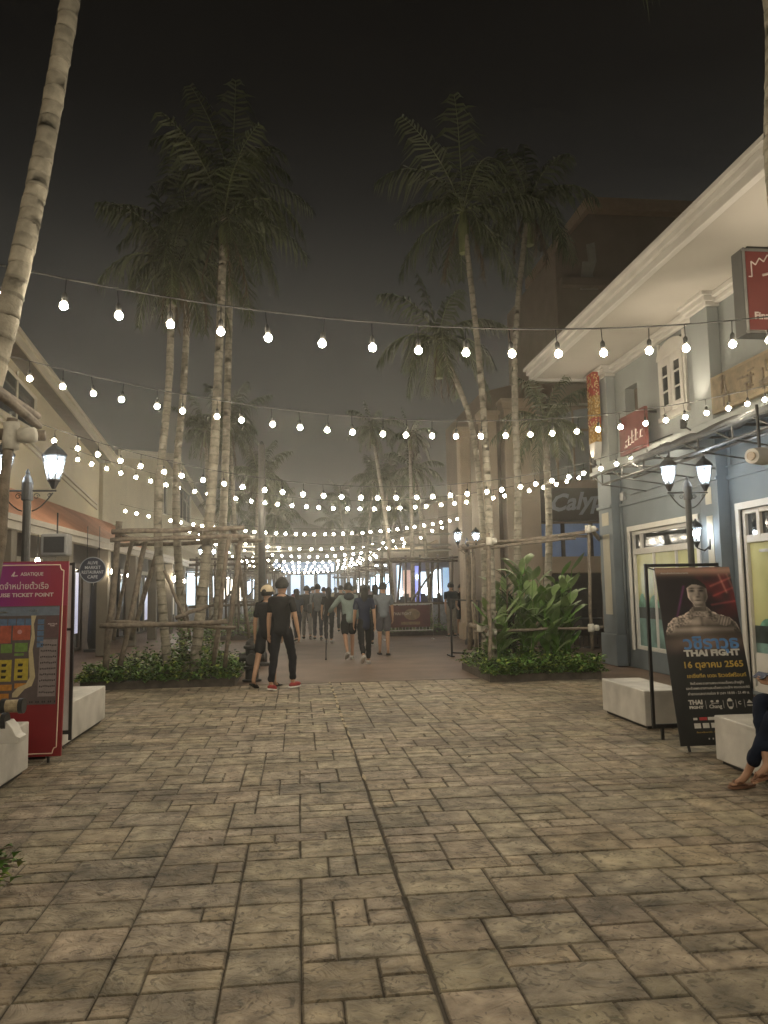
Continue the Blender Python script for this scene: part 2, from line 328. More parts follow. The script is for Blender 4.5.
# ------------------------------------------------------------------ palms
def palm_crown(seed, n=15, L=2.1):
    rng = random.Random(seed); mb = MB()
    mb.tube([(0, 0, -.9), (0, 0, -.3), (0, 0, .1)], [.10, .12, .04], 8, 1)
    for i in range(n):
        a = 2.4*i+rng.uniform(-.2, .2); el = R(78)-i/n*R(105)+rng.uniform(-.15, .15); ln = L*rng.uniform(.65, 1.15); cv = rng.uniform(.045, .10)
        hz = Vector((math.cos(a), math.sin(a), 0)); q = Vector((0, 0, 0)); d = hz*math.cos(el)+Vector((0, 0, math.sin(el))); N = 26; pts = []; dirs = []
        for k in range(N+1):
            pts.append(q.copy()); dirs.append(d.copy()); q = q+d*(ln/N); d = (d+Vector((0, 0, -cv))-hz*.004+Vector((-hz.y, hz.x, 0))*rng.uniform(-.012, .012)).normalized()
        mb.tube(pts[::2], [.02*(1-.8*k/13) for k in range(14)], 4, 1, caps=False)
        s = Vector((-hz.y, hz.x, 0))
        for k in range(3, N+1):
            t = k/N; LL = ln*.30*math.sin(math.pi*(t*.85+.1))**.6*rng.uniform(.8, 1.1)
            for sg in (-1, 1):
                dd = (s*sg*.8+dirs[k]*.65+Vector((0, 0, -.45+rng.uniform(-.35, .25)))+Vector((rng.uniform(-.15, .15), rng.uniform(-.15, .15), 0))).normalized(); w = dirs[k]*.018
                mid = pts[k]+dd*LL*.55; tip = pts[k]+dd*LL*rng.uniform(.8, 1.05)+Vector((0, 0, -LL*rng.uniform(.25, .6)))
                mb.add([pts[k]-w, pts[k]+w, mid+w*1.3, mid-w*1.3, tip], [(0, 1, 2, 3), (3, 2, 4)], 0)
    for i in range(4):
        a = rng.uniform(0, 6.28); hz = Vector((math.cos(a), math.sin(a), 0)); pts = [Vector((0, 0, -.25))+hz*(.12+.30*math.sin(t_*1.4))*L*.5+Vector((0, 0, -t_*L*.55)) for t_ in [k/9 for k in range(10)]]
        mb.tube(pts, .012, 4, 2, caps=False)
        for k in range(2, 10):
            for q in range(4): dd = Vector((rng.uniform(-.5, .5), rng.uniform(-.5, .5), -1)).normalized(); w = Vector((rng.uniform(-1, 1), rng.uniform(-1, 1), 0)).normalized()*.012; LL = rng.uniform(.15, .45); mb.add([pts[k]-w, pts[k]+w, pts[k]+dd*LL], [(0, 1, 2)], 2)
    return mb.mesh('palm_crown', [leaf_palm, mat('crownshaft', (.14, .16, .07), .5, .2), mat('dead_frond', (.10, .075, .045), .8, .3)])
crowns = [palm_crown(11, 20, 2.0), palm_crown(12, 16, 1.7), palm_crown(13, 24, 2.3)]
def palm(pts, r0, r1, ci, cs, label, sag=.0, ring=.13, crown=True, group='palms in the promenade planters'):
    t = thing('palm_tree', label, 'palm tree', group); pts = [Vector(p) for p in pts]
    # Catmull-like resample
    P = []; tot = sum((pts[i+1]-pts[i]).length for i in range(len(pts)-1)); nr = int(tot/ring)
    ex = [pts[0]*2-pts[1]]+pts+[pts[-1]*2-pts[-2]]
    def ev(u):
        k = min(int(u), len(pts)-2); f = u-k; a, b, c, d = ex[k:k+4]
        return .5*((2*b)+(c-a)*f+(2*a-5*b+4*c-d)*f*f+(3*b-a-3*c+d)*f*f*f)
    rad = []; col = []; rng = random.Random(len(label)); tn = 1
    for i in range(nr+1):
        u = i/nr*(len(pts)-1); r = r0+(r1-r0)*i/nr; r *= rng.uniform(.97, 1.03)
        tn = rng.uniform(.82, 1.1)
        for du, rr, c in ((0, .99, .70), (.06, 1.02, .68), (.13, 1.0, 1), (.9, .985, .95)):
            uu = min(u+du/nr*(len(pts)-1), len(pts)-1); P.append(ev(uu)+Vector((rng.uniform(-.003, .003), rng.uniform(-.003, .003), 0))); rad.append(r*rr); col.append((c*tn, c*tn, c*tn))
    MB().tube(P, rad, 12, cols=col).build('trunk', trunk_m, t, smooth=True)
    if crown:
        c = bpy.data.objects.new('crown', crowns[ci]); C.objects.link(c); c.parent = t; c.location = pts[-1]; c.scale = (cs,)*3; c.rotation_euler = (0, 0, sum(pts[-1])*3)
        c.location = pts[-1]
    settle(t, pts[0]); return t
def P3(*a): return [atY(*q) for q in a]
def g0(u, v): return atZ(u, v, .0)
palm([atY(-110, 860, 4.3)]+P3((-66, 600, 4.4), (9, 310, 4.5), (43, 155, 4.6), (72, -10, 4.7), (100, -200, 4.9), (118, -420, 5.1)), .074, .048, 0, .9, 'thick pale ringed palm trunk leaning in over the ticket board')
palm([(4.2, 3.4, .1)]+P3((808, 300, 4.2), (774, 8, 4.6), (752, -250, 4.9)), .075, .06, 1, .9, 'palm whose pale trunk just shows above the red box sign')
palm([(-2.25, 13.9, .1)]+P3((158, 520, 14), (169, 380, 14.2), (172, 262, 14.3)), .08, .06, 1, .95, 'short slim palm trunk leaning at the outer corner post of the timber frame')
palm([(-2.1, 14.9, .1)]+P3((176, 500, 15), (184, 380, 15.1), (190, 250, 15.3)), .08, .06, 0, 1.0, 'second slim palm right behind the leaning outer one')
palm([(-1.8, 13.75, .1)]+P3((211, 500, 13.7), (220, 330, 13.9), (224, 218, 14)), .095, .065, 2, .9, 'tall palm with the fullest crown in the planter by the hydrant')
palm([(-1.6, 15.2, .1)]+P3((224, 500, 15.4), (229, 330, 15.6), (232, 190, 15.9)), .085, .06, 0, .95, 'tall palm just behind the one with the fullest crown')
palm([(3.42, 13.5, .1)]+P3((489, 520, 13.8), (481, 380, 14), (463, 212, 14.3)), .085, .05, 0, .95, 'tall bending palm at the walkway corner of the broad leaf planter')
palm([(3.6, 14.7, .1)]+P3((482, 520, 15.6), (470, 420, 15.8), (438, 340, 16)), .07, .055, 1, .95, 'palm bending out over the walkway behind the tall one')
palm([(4.1, 14.6, .1)]+P3((518, 520, 14.8), (515, 350, 15), (528, 205, 15.2)), .08, .055, 1, 1.0, 'straight palm between bending palm and dark wall sign')
palm([(4.75, 14.7, .1)]+P3((549, 540, 15.6), (547, 470, 15.7), (545, 425, 15.8)), .08, .065, 2, .6, 'short palm with a drooping crown in front of the dark wall sign')
rng = random.Random(77)
names = ['behind the timber frame of the', 'leaning beside a post of the', 'between the timber posts of the']
for i, y in enumerate(mods):
    od = ['second', 'third', 'fourth', 'farthest'][i]
    for side, xs in (('market hall', (-2.9, -2.1, -1.5)), ('lit shops', (3.3, 4.1, 4.9))):
        for k, x in enumerate(xs):
            h = rng.uniform(5.2, 7.6); yy = y+.6+k*.8; lx = rng.uniform(-.7, .7)
            palm([(x, yy, .1), (x+lx*.3, yy, h*.5), (x+lx, yy, h)], .085, .06, rng.randrange(3), rng.uniform(.6, .85), 'slim palm %s %s planter on the %s side' % (names[k], od, side), ring=.35)
# ------------------------------------------------------------------ timber frames
def pole(p, q, r=.04, n=8, seed=0):
    rng = random.Random(seed*13+int(abs(p[0])*100)); p = Vector(p); q = Vector(q); k = 7
    return MB().tube([p.lerp(q, i/k)+Vector((rng.uniform(-1, 1), rng.uniform(-1, 1), rng.uniform(-1, 1)))*.012 for i in range(k+1)], [r*rng.uniform(.88, 1.1) for i in range(k+1)], n)
def timber(label, posts, rails, ties=(), m=None, tr=.056):
    t = thing('timber_frame', label, 'plant support', 'timber frames propping the palms'); m = m or bamboo
    for i, (p, q, r) in enumerate(posts): pole(p, q, r*.8, seed=i+1).build('post', m, t, smooth=True)
    for i, (p, q, r) in enumerate(rails): pole(p, q, r*.85, seed=i+30).build('rail', m, t, smooth=True)
    for p in ties:
        p = Vector(p); tb = MB(); rr = random.Random(int(p.x*50+p.z*91))
        tb.tube([p-Vector((0, 0, .07)), p-Vector((0, 0, .02)), p+Vector((.003, 0, .03)), p+Vector((0, 0, .07))], [tr, tr*1.06, tr, tr*1.05], 10)
        tb.tube([p+Vector((.05, -.02, 0)), p+Vector((.09, -.02, .0)), p+Vector((.13, -.02, .003))], [tr*.95, tr*1.05, tr*.95], 10)
        tb.build('wrapping', cloth_tie, t, smooth=True)
    p0 = posts[0][0]; settle(t, p0)
A = atY
timber('grey brown timber pole frame round the palms beside the hydrant',
  [(A(105, 676, 13.8), A(119, 522, 13.8), .07), (A(120, 665, 13.6), A(146, 540, 13.8), .055), (A(213, 668, 13.65), A(229, 536, 13.3), .05), (A(224, 668, 13.6), A(241, 536, 13.5), .05),
   (A(131, 640, 15.5), A(160, 540, 15.2), .06), (A(190, 640, 15.9), A(175, 545, 15.6), .055), (A(250, 640, 15.9), A(236, 545, 15.6), .045), (A(113, 640, 15.9), A(132, 540, 15.6), .05)],
  [(A(112, 532, 13.3), A(244, 528, 13.2), .05), (A(110, 540, 13.25), A(250, 536, 13.35), .045), (A(100, 626, 13.2), A(228, 622, 13.1), .05), (A(106, 622, 13.45), A(236, 628, 13.3), .04),
   (A(118, 533, 13.3), A(140, 543, 15.8), .045), (A(232, 531, 13.3), A(246, 542, 15.9), .05), (A(120, 545, 15.7), A(262, 541, 15.6), .05), (A(164, 570, 13.3), A(186, 622, 13.3), .035), (A(176, 618, 13.25), A(208, 606, 13.4), .04), (A(196, 527, 13.1), A(206, 540, 15.8), .045)])
timber('timber pole frame with white wrapped joints round the broad leaf plants',
  [(A(491, 672, 13.3), A(488, 533, 13.5), .05), (A(592, 650, 13.7), A(588, 527, 13.6), .045), (A(470, 650, 15.6), A(468, 548, 15.4), .07), (A(606, 640, 16.2), A(600, 500, 16.0), .05), (A(476, 650, 14.6), A(473, 545, 14.8), .04)],
  [(A(458, 549, 13.9), A(598, 530, 13.55), .036), (A(466, 543, 13.6), A(590, 536, 13.7), .032), (A(484, 548, 13.5), A(575, 538, 13.6), .035), (A(475, 632, 13.55), A(604, 627, 13.6), .032), (A(470, 625, 13.9), A(488, 631, 13.4), .05), (A(463, 546, 13.5), A(468, 553, 16.2), .05), (A(592, 530, 13.6), A(600, 540, 16.2), .05)],
  [A(489, 541, 13.42), A(489, 632, 13.45), A(588, 529, 13.5), A(591, 628, 13.5), A(480, 628, 13.5)])
timber('weathered timber frame with white wrapped joint beside the leaning palm trunk',
  [(atY(-36, 868, 4.15), atY(12, 418, 4.15), .036), ((-3.2, 4.15, .1), (-3.1, 4.15, 2.6), .045), ((-1.6, 1.2, .1), (-1.45, 1.2, 2.5), .045)],
  [(atY(40, 424, 4.4), atY(40, 424, 4.4)+Vector((-.05, -3.2, .08)), .030), (atY(36, 415, 4.45), atY(36, 415, 4.45)+Vector((-.12, -3.2, .1)), .024), ((-3.3, 4.25, 2.43), atY(44, 436, 4.25), .036)],
  [atY(11, 436, 4.15)], tr=.041)
def far_frame(x0, x1, y0, y1, label, seed):
    rng = random.Random(seed); j = lambda s=.15: rng.uniform(-s, s)
    posts = [((x+j(), y+j(), .1), (x+j(.12), y+j(.1), 2.75+j(.2)), rng.uniform(.045, .065)) for x in (x0, (x0+x1)/2-.4, (x0+x1)/2+.4, x1) for y in (y0, y1)]
    rails = [((x0-.3, y0+j(.05), z+j(.05)), (x1+.3, y0+j(.05), z+j(.05)), .05) for z in (2.5, 2.65, 1.1)]+[((x, y0-.2, 2.58), (x+j(), y1+.2, 2.58), .05) for x in (x0, x1)]+[((x0-.3, y1, 2.6), (x1+.3, y1, 2.6), .05), ((x0+.2, y0, .4), (x1-.4, y0, 2.4), .04)]
    timber(label, posts, rails, m=bamboo2)
for i, y in enumerate(mods):
    od = ['second', 'third', 'fourth', 'farthest'][i]
    far_frame(-3.3, -1.2, y+.2, y+2.8, 'dark %s timber frame along the market hall side' % od, 60+i)
    far_frame(3.1, 5.2, y+.2, y+2.8, 'dark %s timber frame along the lit shop side' % od, 70+i)
# ------------------------------------------------------------------ string lights
sock = MB().lathe([(.0035, .145), (.0035, .065), (.012, .055), (.017, .045), (.018, .008), (.012, .0)], n=8).mesh('socket', cable_m, True)
hang = None
def bulbmesh(r, m):
    mb = MB().lathe([(r*.38, -.026+r*.93), (r*.7, -.026+r*.71), (r*.92, -.026+r*.38), (r, -.026), (r*.92, -.026-r*.38), (r*.7, -.026-r*.71), (r*.38, -.026-r*.93), (r*.05, -.026-r)], n=12); return mb.mesh('bulb', m, True)
bm_cache = {}
def string_row(p0, p1, sag, n, r, m, label, sockets=True, drop=.15):
    t = thing('string_lights', label, 'string lights', 'rows of bulbs strung over the promenade'); p0 = Vector(p0); p1 = Vector(p1)
    def pt(s): q = p0.lerp(p1, s); q.z -= sag*4*s*(1-s); return q
    MB().tube([pt(i/40) for i in range(41)], .006, 5).build('cable', cable_m, t)
    key = (round(r, 4), m.name)
    if key not in bm_cache: bm_cache[key] = bulbmesh(r, m)
    for i in range(n):
        q = pt((i+.5+random.Random(i*3+n).uniform(-.09, .09))/n); b = bpy.data.objects.new('bulb', bm_cache[key]); C.objects.link(b); b.parent = t; b.location = q-Vector((0, 0, drop)); jr = random.Random(i*7+n); b.rotation_euler = (jr.uniform(-.12, .12), jr.uniform(-.12, .12), 0)
        if sockets: k = bpy.data.objects.new('socket', sock); C.objects.link(k); k.parent = b
    settle(t, p0)
ROWS = []
def fitrow(L, M, Rr, YL, YR, n, drop=.15):
    a = atY(*L, YL); c = atY(*Rr, YR); s = (M[0]-L[0])/(Rr[0]-L[0])
    # find param whose projected x matches the middle sample
    b = None
    s = min(range(1, 100), key=lambda k: abs(proj(a.lerp(c, k/100))[0]-M[0]))/100
    q = a.lerp(c, s); zt = atY(M[0], M[1], q.y).z; sag = (q.z-zt)/(4*s*(1-s)); up = Vector((0, 0, drop+.03))
    return a+up, c+up, sag
def proj(p):
    d = Vector(p)-CAM; z = d.dot(_f); return (384+F*d.dot(_r2)/z, 512-F*d.dot(_u2)/z)
def row(L, M, Rr, YL, YR, r, m, label, sockets=True, sp=.28, n=None):
    a, c, sag = fitrow(L, M, Rr, YL, YR, 0); n = n or round((c-a).length/sp)
    string_row(a, c, sag, n, r, m, label, sockets)
row((-24, 288), (392, 350), (790, 338), 4.8, 5.1, .0245, bulb_n, 'lowest hanging first row of globe bulbs ending at the red box sign', n=17)
row((-20, 366), (419, 436), (776, 397), 7.7, 9.0, .027, bulb_n, 'second row of globe bulbs tied to the scaffold of the leaning palm', n=31)
row((22, 430), (409, 498), (684, 440), 11.2, 12.5, .031, bulb_n, 'third row of globe bulbs ending above the blue shop windows', n=36)
row((70, 457), (357, 509), (586, 476), 16.2, 16.5, .034, bulb_n, 'fourth row of globe bulbs ending at the blue shop corner', n=38)
row((120, 510), (340, 534), (470, 516), 23.5, 26.5, .042, bulb_f, 'fifth row of globe bulbs in front of the pale gantry', False, n=36)
far = [(29, 30.5, 3.2), (34.5, 36, 3.15), (41, 42, 3.1), (48, 49, 3.1), (56, 57, 3.1), (65, 66, 3.1)]
od = ['sixth', 'seventh', 'eighth', 'ninth', 'tenth', 'eleventh', 'twelfth', 'thirteenth']
for i, (a, b, z) in enumerate(far):
    string_row((-4.6, a, z+1.0), (6.0, b, z+1.05), .9, 26, .045+.003*i, bulb_f, '%s row of globe bulbs counted from the first row, small in the distance' % od[i], False)
for i, (y, s) in enumerate(((1.0, 'above the near planters'), (-2.5, 'behind the near planters'))):
    string_row((-4.5, y, 4.4), (6.2, y+.8, 4.3), .8, 30, .031, bulb_n, 'row of globe bulbs strung %s' % s, False)
# ------------------------------------------------------------------ benches
bL = atZ(105, 721); bN = atZ(28, 772.5); bR = atZ(603, 712.5); bR0 = atZ(651, 729.5); bQ = atZ(716.5, 763)
for (x0, x1, y0, y1, z, lab) in ((bR.x, bR.x+.5, bR0.y, bR.y, .42, 'long white box bench behind the black fight poster'),
    (bQ.x, bQ.x+.55, bQ.y-1.3, bQ.y, .42, 'white box bench carrying the seated person'), (bL.x-.55, bL.x, 8.0, bL.y, .44, 'white box bench half hidden behind the ticket board'),
    (bN.x-.68, bN.x, 5.1, bN.y, .455, 'white box bench carrying the cable rolls')):
    o = MB().box(x0, x1, y0, y1, .035, z).build('bench', white_b, None, bevel=.012)
    tag(o, lab, 'bench', 'white box benches')
    MB().box(x0+.04, x1-.04, y0+.04, y1-.04, -.01, .035).build('plinth', blk, o)
# cable rolls on cradle
t = thing('cable_roll', 'upper tan roll with black end caps on the white cradle', 'cable roll', 'rolls on the bench')
P = atY(12, 708, 6.0); 
def roll(t, c, L, r):
    MB().tube([c-Vector((L/2, 0, 0)), c+Vector((L/2, 0, 0))], r, 20).build('winding', mat('rope_wind', (.42, .34, .22), .8, .2, 40, .6, 90), t, smooth=False)
    for s in (-1, 1): MB().tube([c+Vector((s*(L/2+.0), 0, 0)), c+Vector((s*(L/2+.035), 0, 0))], r*1.2, 20).build('end_cap', blk, t)
    settle(t, c)
rp = atY(13, 706, 6.5); rp2 = atY(4, 721, 6.4); roll(t, rp, .10, .050)
t = thing('cable_roll', 'lower dark capped roll leaning beside the white cradle', 'cable roll', 'rolls on the bench'); roll(t, rp2+Vector((-.05, 0, 0)), .08, .055)
cx_ = atY(12, 715, 6.5).x
cr = MB().prism([(cx_-.04, 6.36, .457), (cx_+.10, 6.36, .457), (cx_+.11, 6.36, .50), (cx_+.08, 6.36, .515), (cx_+.05, 6.36, .575), (cx_+.01, 6.36, .625), (cx_-.03, 6.36, .625)], (0, .16, 0)).build('cradle', white_b, fix=True, bevel=.005)
tag(cr, 'small white notched cradle block on the bench under the rolls', 'stand')
# ------------------------------------------------------------------ ticket board
def ticket():
    t = thing('ticket_board', 'red ticket point board with market map and cream border line', 'sign board')
    yb = atZ(47, 763).y; yt = yb+.12; xr = atY(58.5, 757, yb).x+.02; xl = xr-.80; zb = .06; zt = atY(63, 561, yt).z; W = xr-xl; H = zt-zb
    ux = Vector((1, 0, 0)); uy = Vector((0, yt-yb, H)).normalized(); nn = ux.cross(uy); O = Vector((xl, yb, zb)); HH = Vector((0, yt-yb, H)).length
    def q(s, tt, o=.004): return O+ux*(s*W)+uy*((1-tt)*HH)+nn*o
    red = mat('board_red', (.23, .012, .018), .45, .08, 3); mag = mat('board_magenta', (.20, .02, .09), .45, .1, 3)
    M = Matrix.Translation(O) @ Matrix((ux, uy, nn)).transposed().to_4x4()
    MB().box(0, W, 0, HH, -.03, 0, M=M).build('panel', red, t, bevel=.003)
    for x in (.12, W-.12):
        MB().tube([(xl+x, yb+.02, 0), (xl+x, yb+.02, .12)], .013, 8).build('foot', blk, t)
    def poly(name, pts, m, o=.002, par=None): return MB().prism([q(a, b, o) for a, b in pts], nn*.001).build(name, m, par or t, fix=True)
    # header gradient as three printed bands
    hd = MB()
    cols = []
    for i in range(24):
        s0, s1 = .0+i/24, (i+1)/24; k = max(0, 1-s0*1.25)
        hd.add([q(s0, .006, .0012), q(s1, .006, .0012), q(s1, .235, .0012), q(s0, .235, .0012)], [(0, 3, 2, 1)], 0, (.32-.08*k, .018, .06+.19*k))
    hd.build('header_print', mat('header_print', (1, 1, 1), .45, .0, attr=True), t)
    cr_ = mat('board_cream', (.75, .62, .50), .5, .05)
    line = [(.05, .02), (.90, .02), (.905, .035), (.92, .047), (.945, .05), (.945, .955), (.92, .958), (.905, .97), (.90, .985), (.05, .985)]
    bl = MB()
    for a, b in zip(line, line[1:]): bl.tube([q(*a, .003), q(*b, .003)], .0055, 4, caps=True)
    bl.build('border_line', cr_, t)
    # map
    c_bg = mat('map_ground', (.11, .085, .09), .6, .1, 30)
    poly('map', [(.0, .235), (.915, .235), (.915, .74), (.0, .74)], c_bg, .002)
    def rects(name, items, m, o=.0035):
        b = MB()
        for (a, c, d, e) in items: b.prism([q(a, c, o), q(d, c, o), q(d, e, o), q(a, e, o)], nn*.0008)
        b.build(name, m, t, fix=True)
    rg = random.Random(4)
    rects('river_strip', [(0, .24, .915, .285)], mat('map_river', (.16, .20, .27), .6, .15, 20))
    rects('pier_marks', [(.55, .25, .66, .268), (.1, .262, .3, .27)], mat('map_pale', (.5, .48, .42), .6, .1))
    rects('blue_plots', [(.02+.1*i, .30, .11+.1*i, .335) for i in range(6)]+[(.665, .305+.03*i, .74, .33+.03*i) for i in range(5)], mat('map_blue', (.10, .17, .30), .6, .2, 30))
    rects('red_plots', [(.0, .34, .16, .41), (.23, .335, .36, .425), (.38, .335, .585, .41)], mat('map_red', (.42, .10, .06), .6, .2, 30))
    rects('green_plots', [(.05, .43, .17, .475), (.25, .43, .38, .475), (.41, .425, .56, .47), (.41, .478, .52, .49)], mat('map_green', (.16, .28, .07), .6, .2, 30))
    rects('yellow_plots', [(.02, .51, .18, .615), (.22, .51, .385, .62), (.42, .505, .58, .615)], mat('map_yellow', (.50, .40, .05), .6, .2, 30))
    rects('orange_plots', [(.1, .64, .2, .655), (.22, .635, .4, .665), (.43, .63, .58, .655), (.22, .68, .37, .71), (.03, .68, .18, .71)], mat('map_orange', (.50, .22, .04), .6, .2, 30))
    cp = mat('map_path', (.55, .47, .30), .6, .1, 20)
    poly('map_path', [(.585, .285), (.645, .285), (.62, .33), (.64, .40), (.62, .46), (.665, .60), (.63, .645), (.55, .66), (.47, .70), (.41, .70), (.41, .68), (.47, .65), (.56, .635), (.6, .60), (.575, .47), (.60, .38)], cp, .0035)
    rects('hotel_block', [(.76, .29, .905, .40)], mat('map_brown', (.12, .07, .08), .6, .1, 30))
    rects('parking_block', [(.70, .41, .905, .70)], mat('map_mauve', (.26, .22, .23), .6, .12, 30), .003)
    dots = MB()
    for rr in range(9):
        for k in range(9):
            s = .715+k*.021; v = .435+rr*.03+rg.uniform(-.002, .002)
            dots.prism([q(s, v, .0045), q(s+.013, v, .0045), q(s+.013, v+.008, .0045), q(s, v+.008, .0045)], nn*.0006)
    for rr in range(3):
        for k in range(2):
            s = .27+k*.19; v = .53+rr*.03
            dots.prism([q(s, v, .0055), q(s+.06, v, .0055), q(s+.05, v+.014, .0055), q(s, v+.014, .0055)], nn*.0006)
    for k in range(38):
        if k % 3: dots.prism([q(.01+k*.024, .722, .0045), q(.024+k*.024, .722, .0045), q(.024+k*.024, .731, .0045), q(.01+k*.024, .731, .0045)], nn*.0006)
    dots.build('map_dots', mat('map_black', (.015, .012, .012), .6, .1), t, fix=True)
    b = MB(); b.add([q(.46+.028*math.cos(a*.52), .368+.012*math.sin(a*.52), .0055) for a in range(12)], [tuple(range(12))]); b.build('map_badge', mat('map_pink', (.6, .3, .3), .6, .1), t)
    wt = mat('board_white', (.72, .62, .62), .5, .05)
    fm = lambda s, tt: frameM(q(s, tt, .005), ux, uy)
    text('lettering', 'ASIATIQUE', .047, wt, t, fm(.57, .068), .0007, width=.215)
    text('lettering', 'จุดจำหน่ายตั๋วเรือ', .085, wt, t, fm(.46, .132), .0006, width=.50)
    text('lettering', 'CRUISE TICKET POINT', .052, wt, t, fm(.46, .178), .0012, width=.60)
    text('lettering', 'ASIATIQUE\nPARK', .018, wt, t, fm(.84, .335), 0)
    lg = MB(); 
    for a, c in (((.33, .078), (.365, .055)), ((.365, .055), (.35, .075)), ((.345, .078), (.40, .075))): lg.tube([q(*a, .005), q(*c, .005)], .005, 5)
    lg.build('logo_mark', wt, t)
    settle(t, (xl, yb, 0))
ticket()
def whiteboard():
    t = thing('blank_board', 'blank white board in a thin black frame behind the ticket board', 'sign board')
    y = atZ(65, 750).y; xr = atY(73.5, 650, y).x; xl = xr-.8
    MB().box(xl+.03, xr-.03, y-.004, y+.004, .2, 1.90).build('panel', mat('blank_panel', (.62, .60, .62), .5, .04), t)
    f = MB(); f.box(xl, xl+.03, y-.015, y+.015, .1, 1.93).box(xr-.03, xr, y-.015, y+.015, .1, 1.93).box(xl+.03, xr-.03, y-.014, y+.014, .16, .2).box(xl+.03, xr-.03, y-.014, y+.014, 1.9, 1.928).box(xl+.03, xr-.03, y-.012, y+.012, 1.22, 1.245)
    f.build('frame', blk, t)
    for x in (xl+.1, xr-.13): MB().box(x, x+.03, y-.012, y+.012, 0, .16).build('foot', blk, t)
    settle(t, (xl, y, 0))
whiteboard()
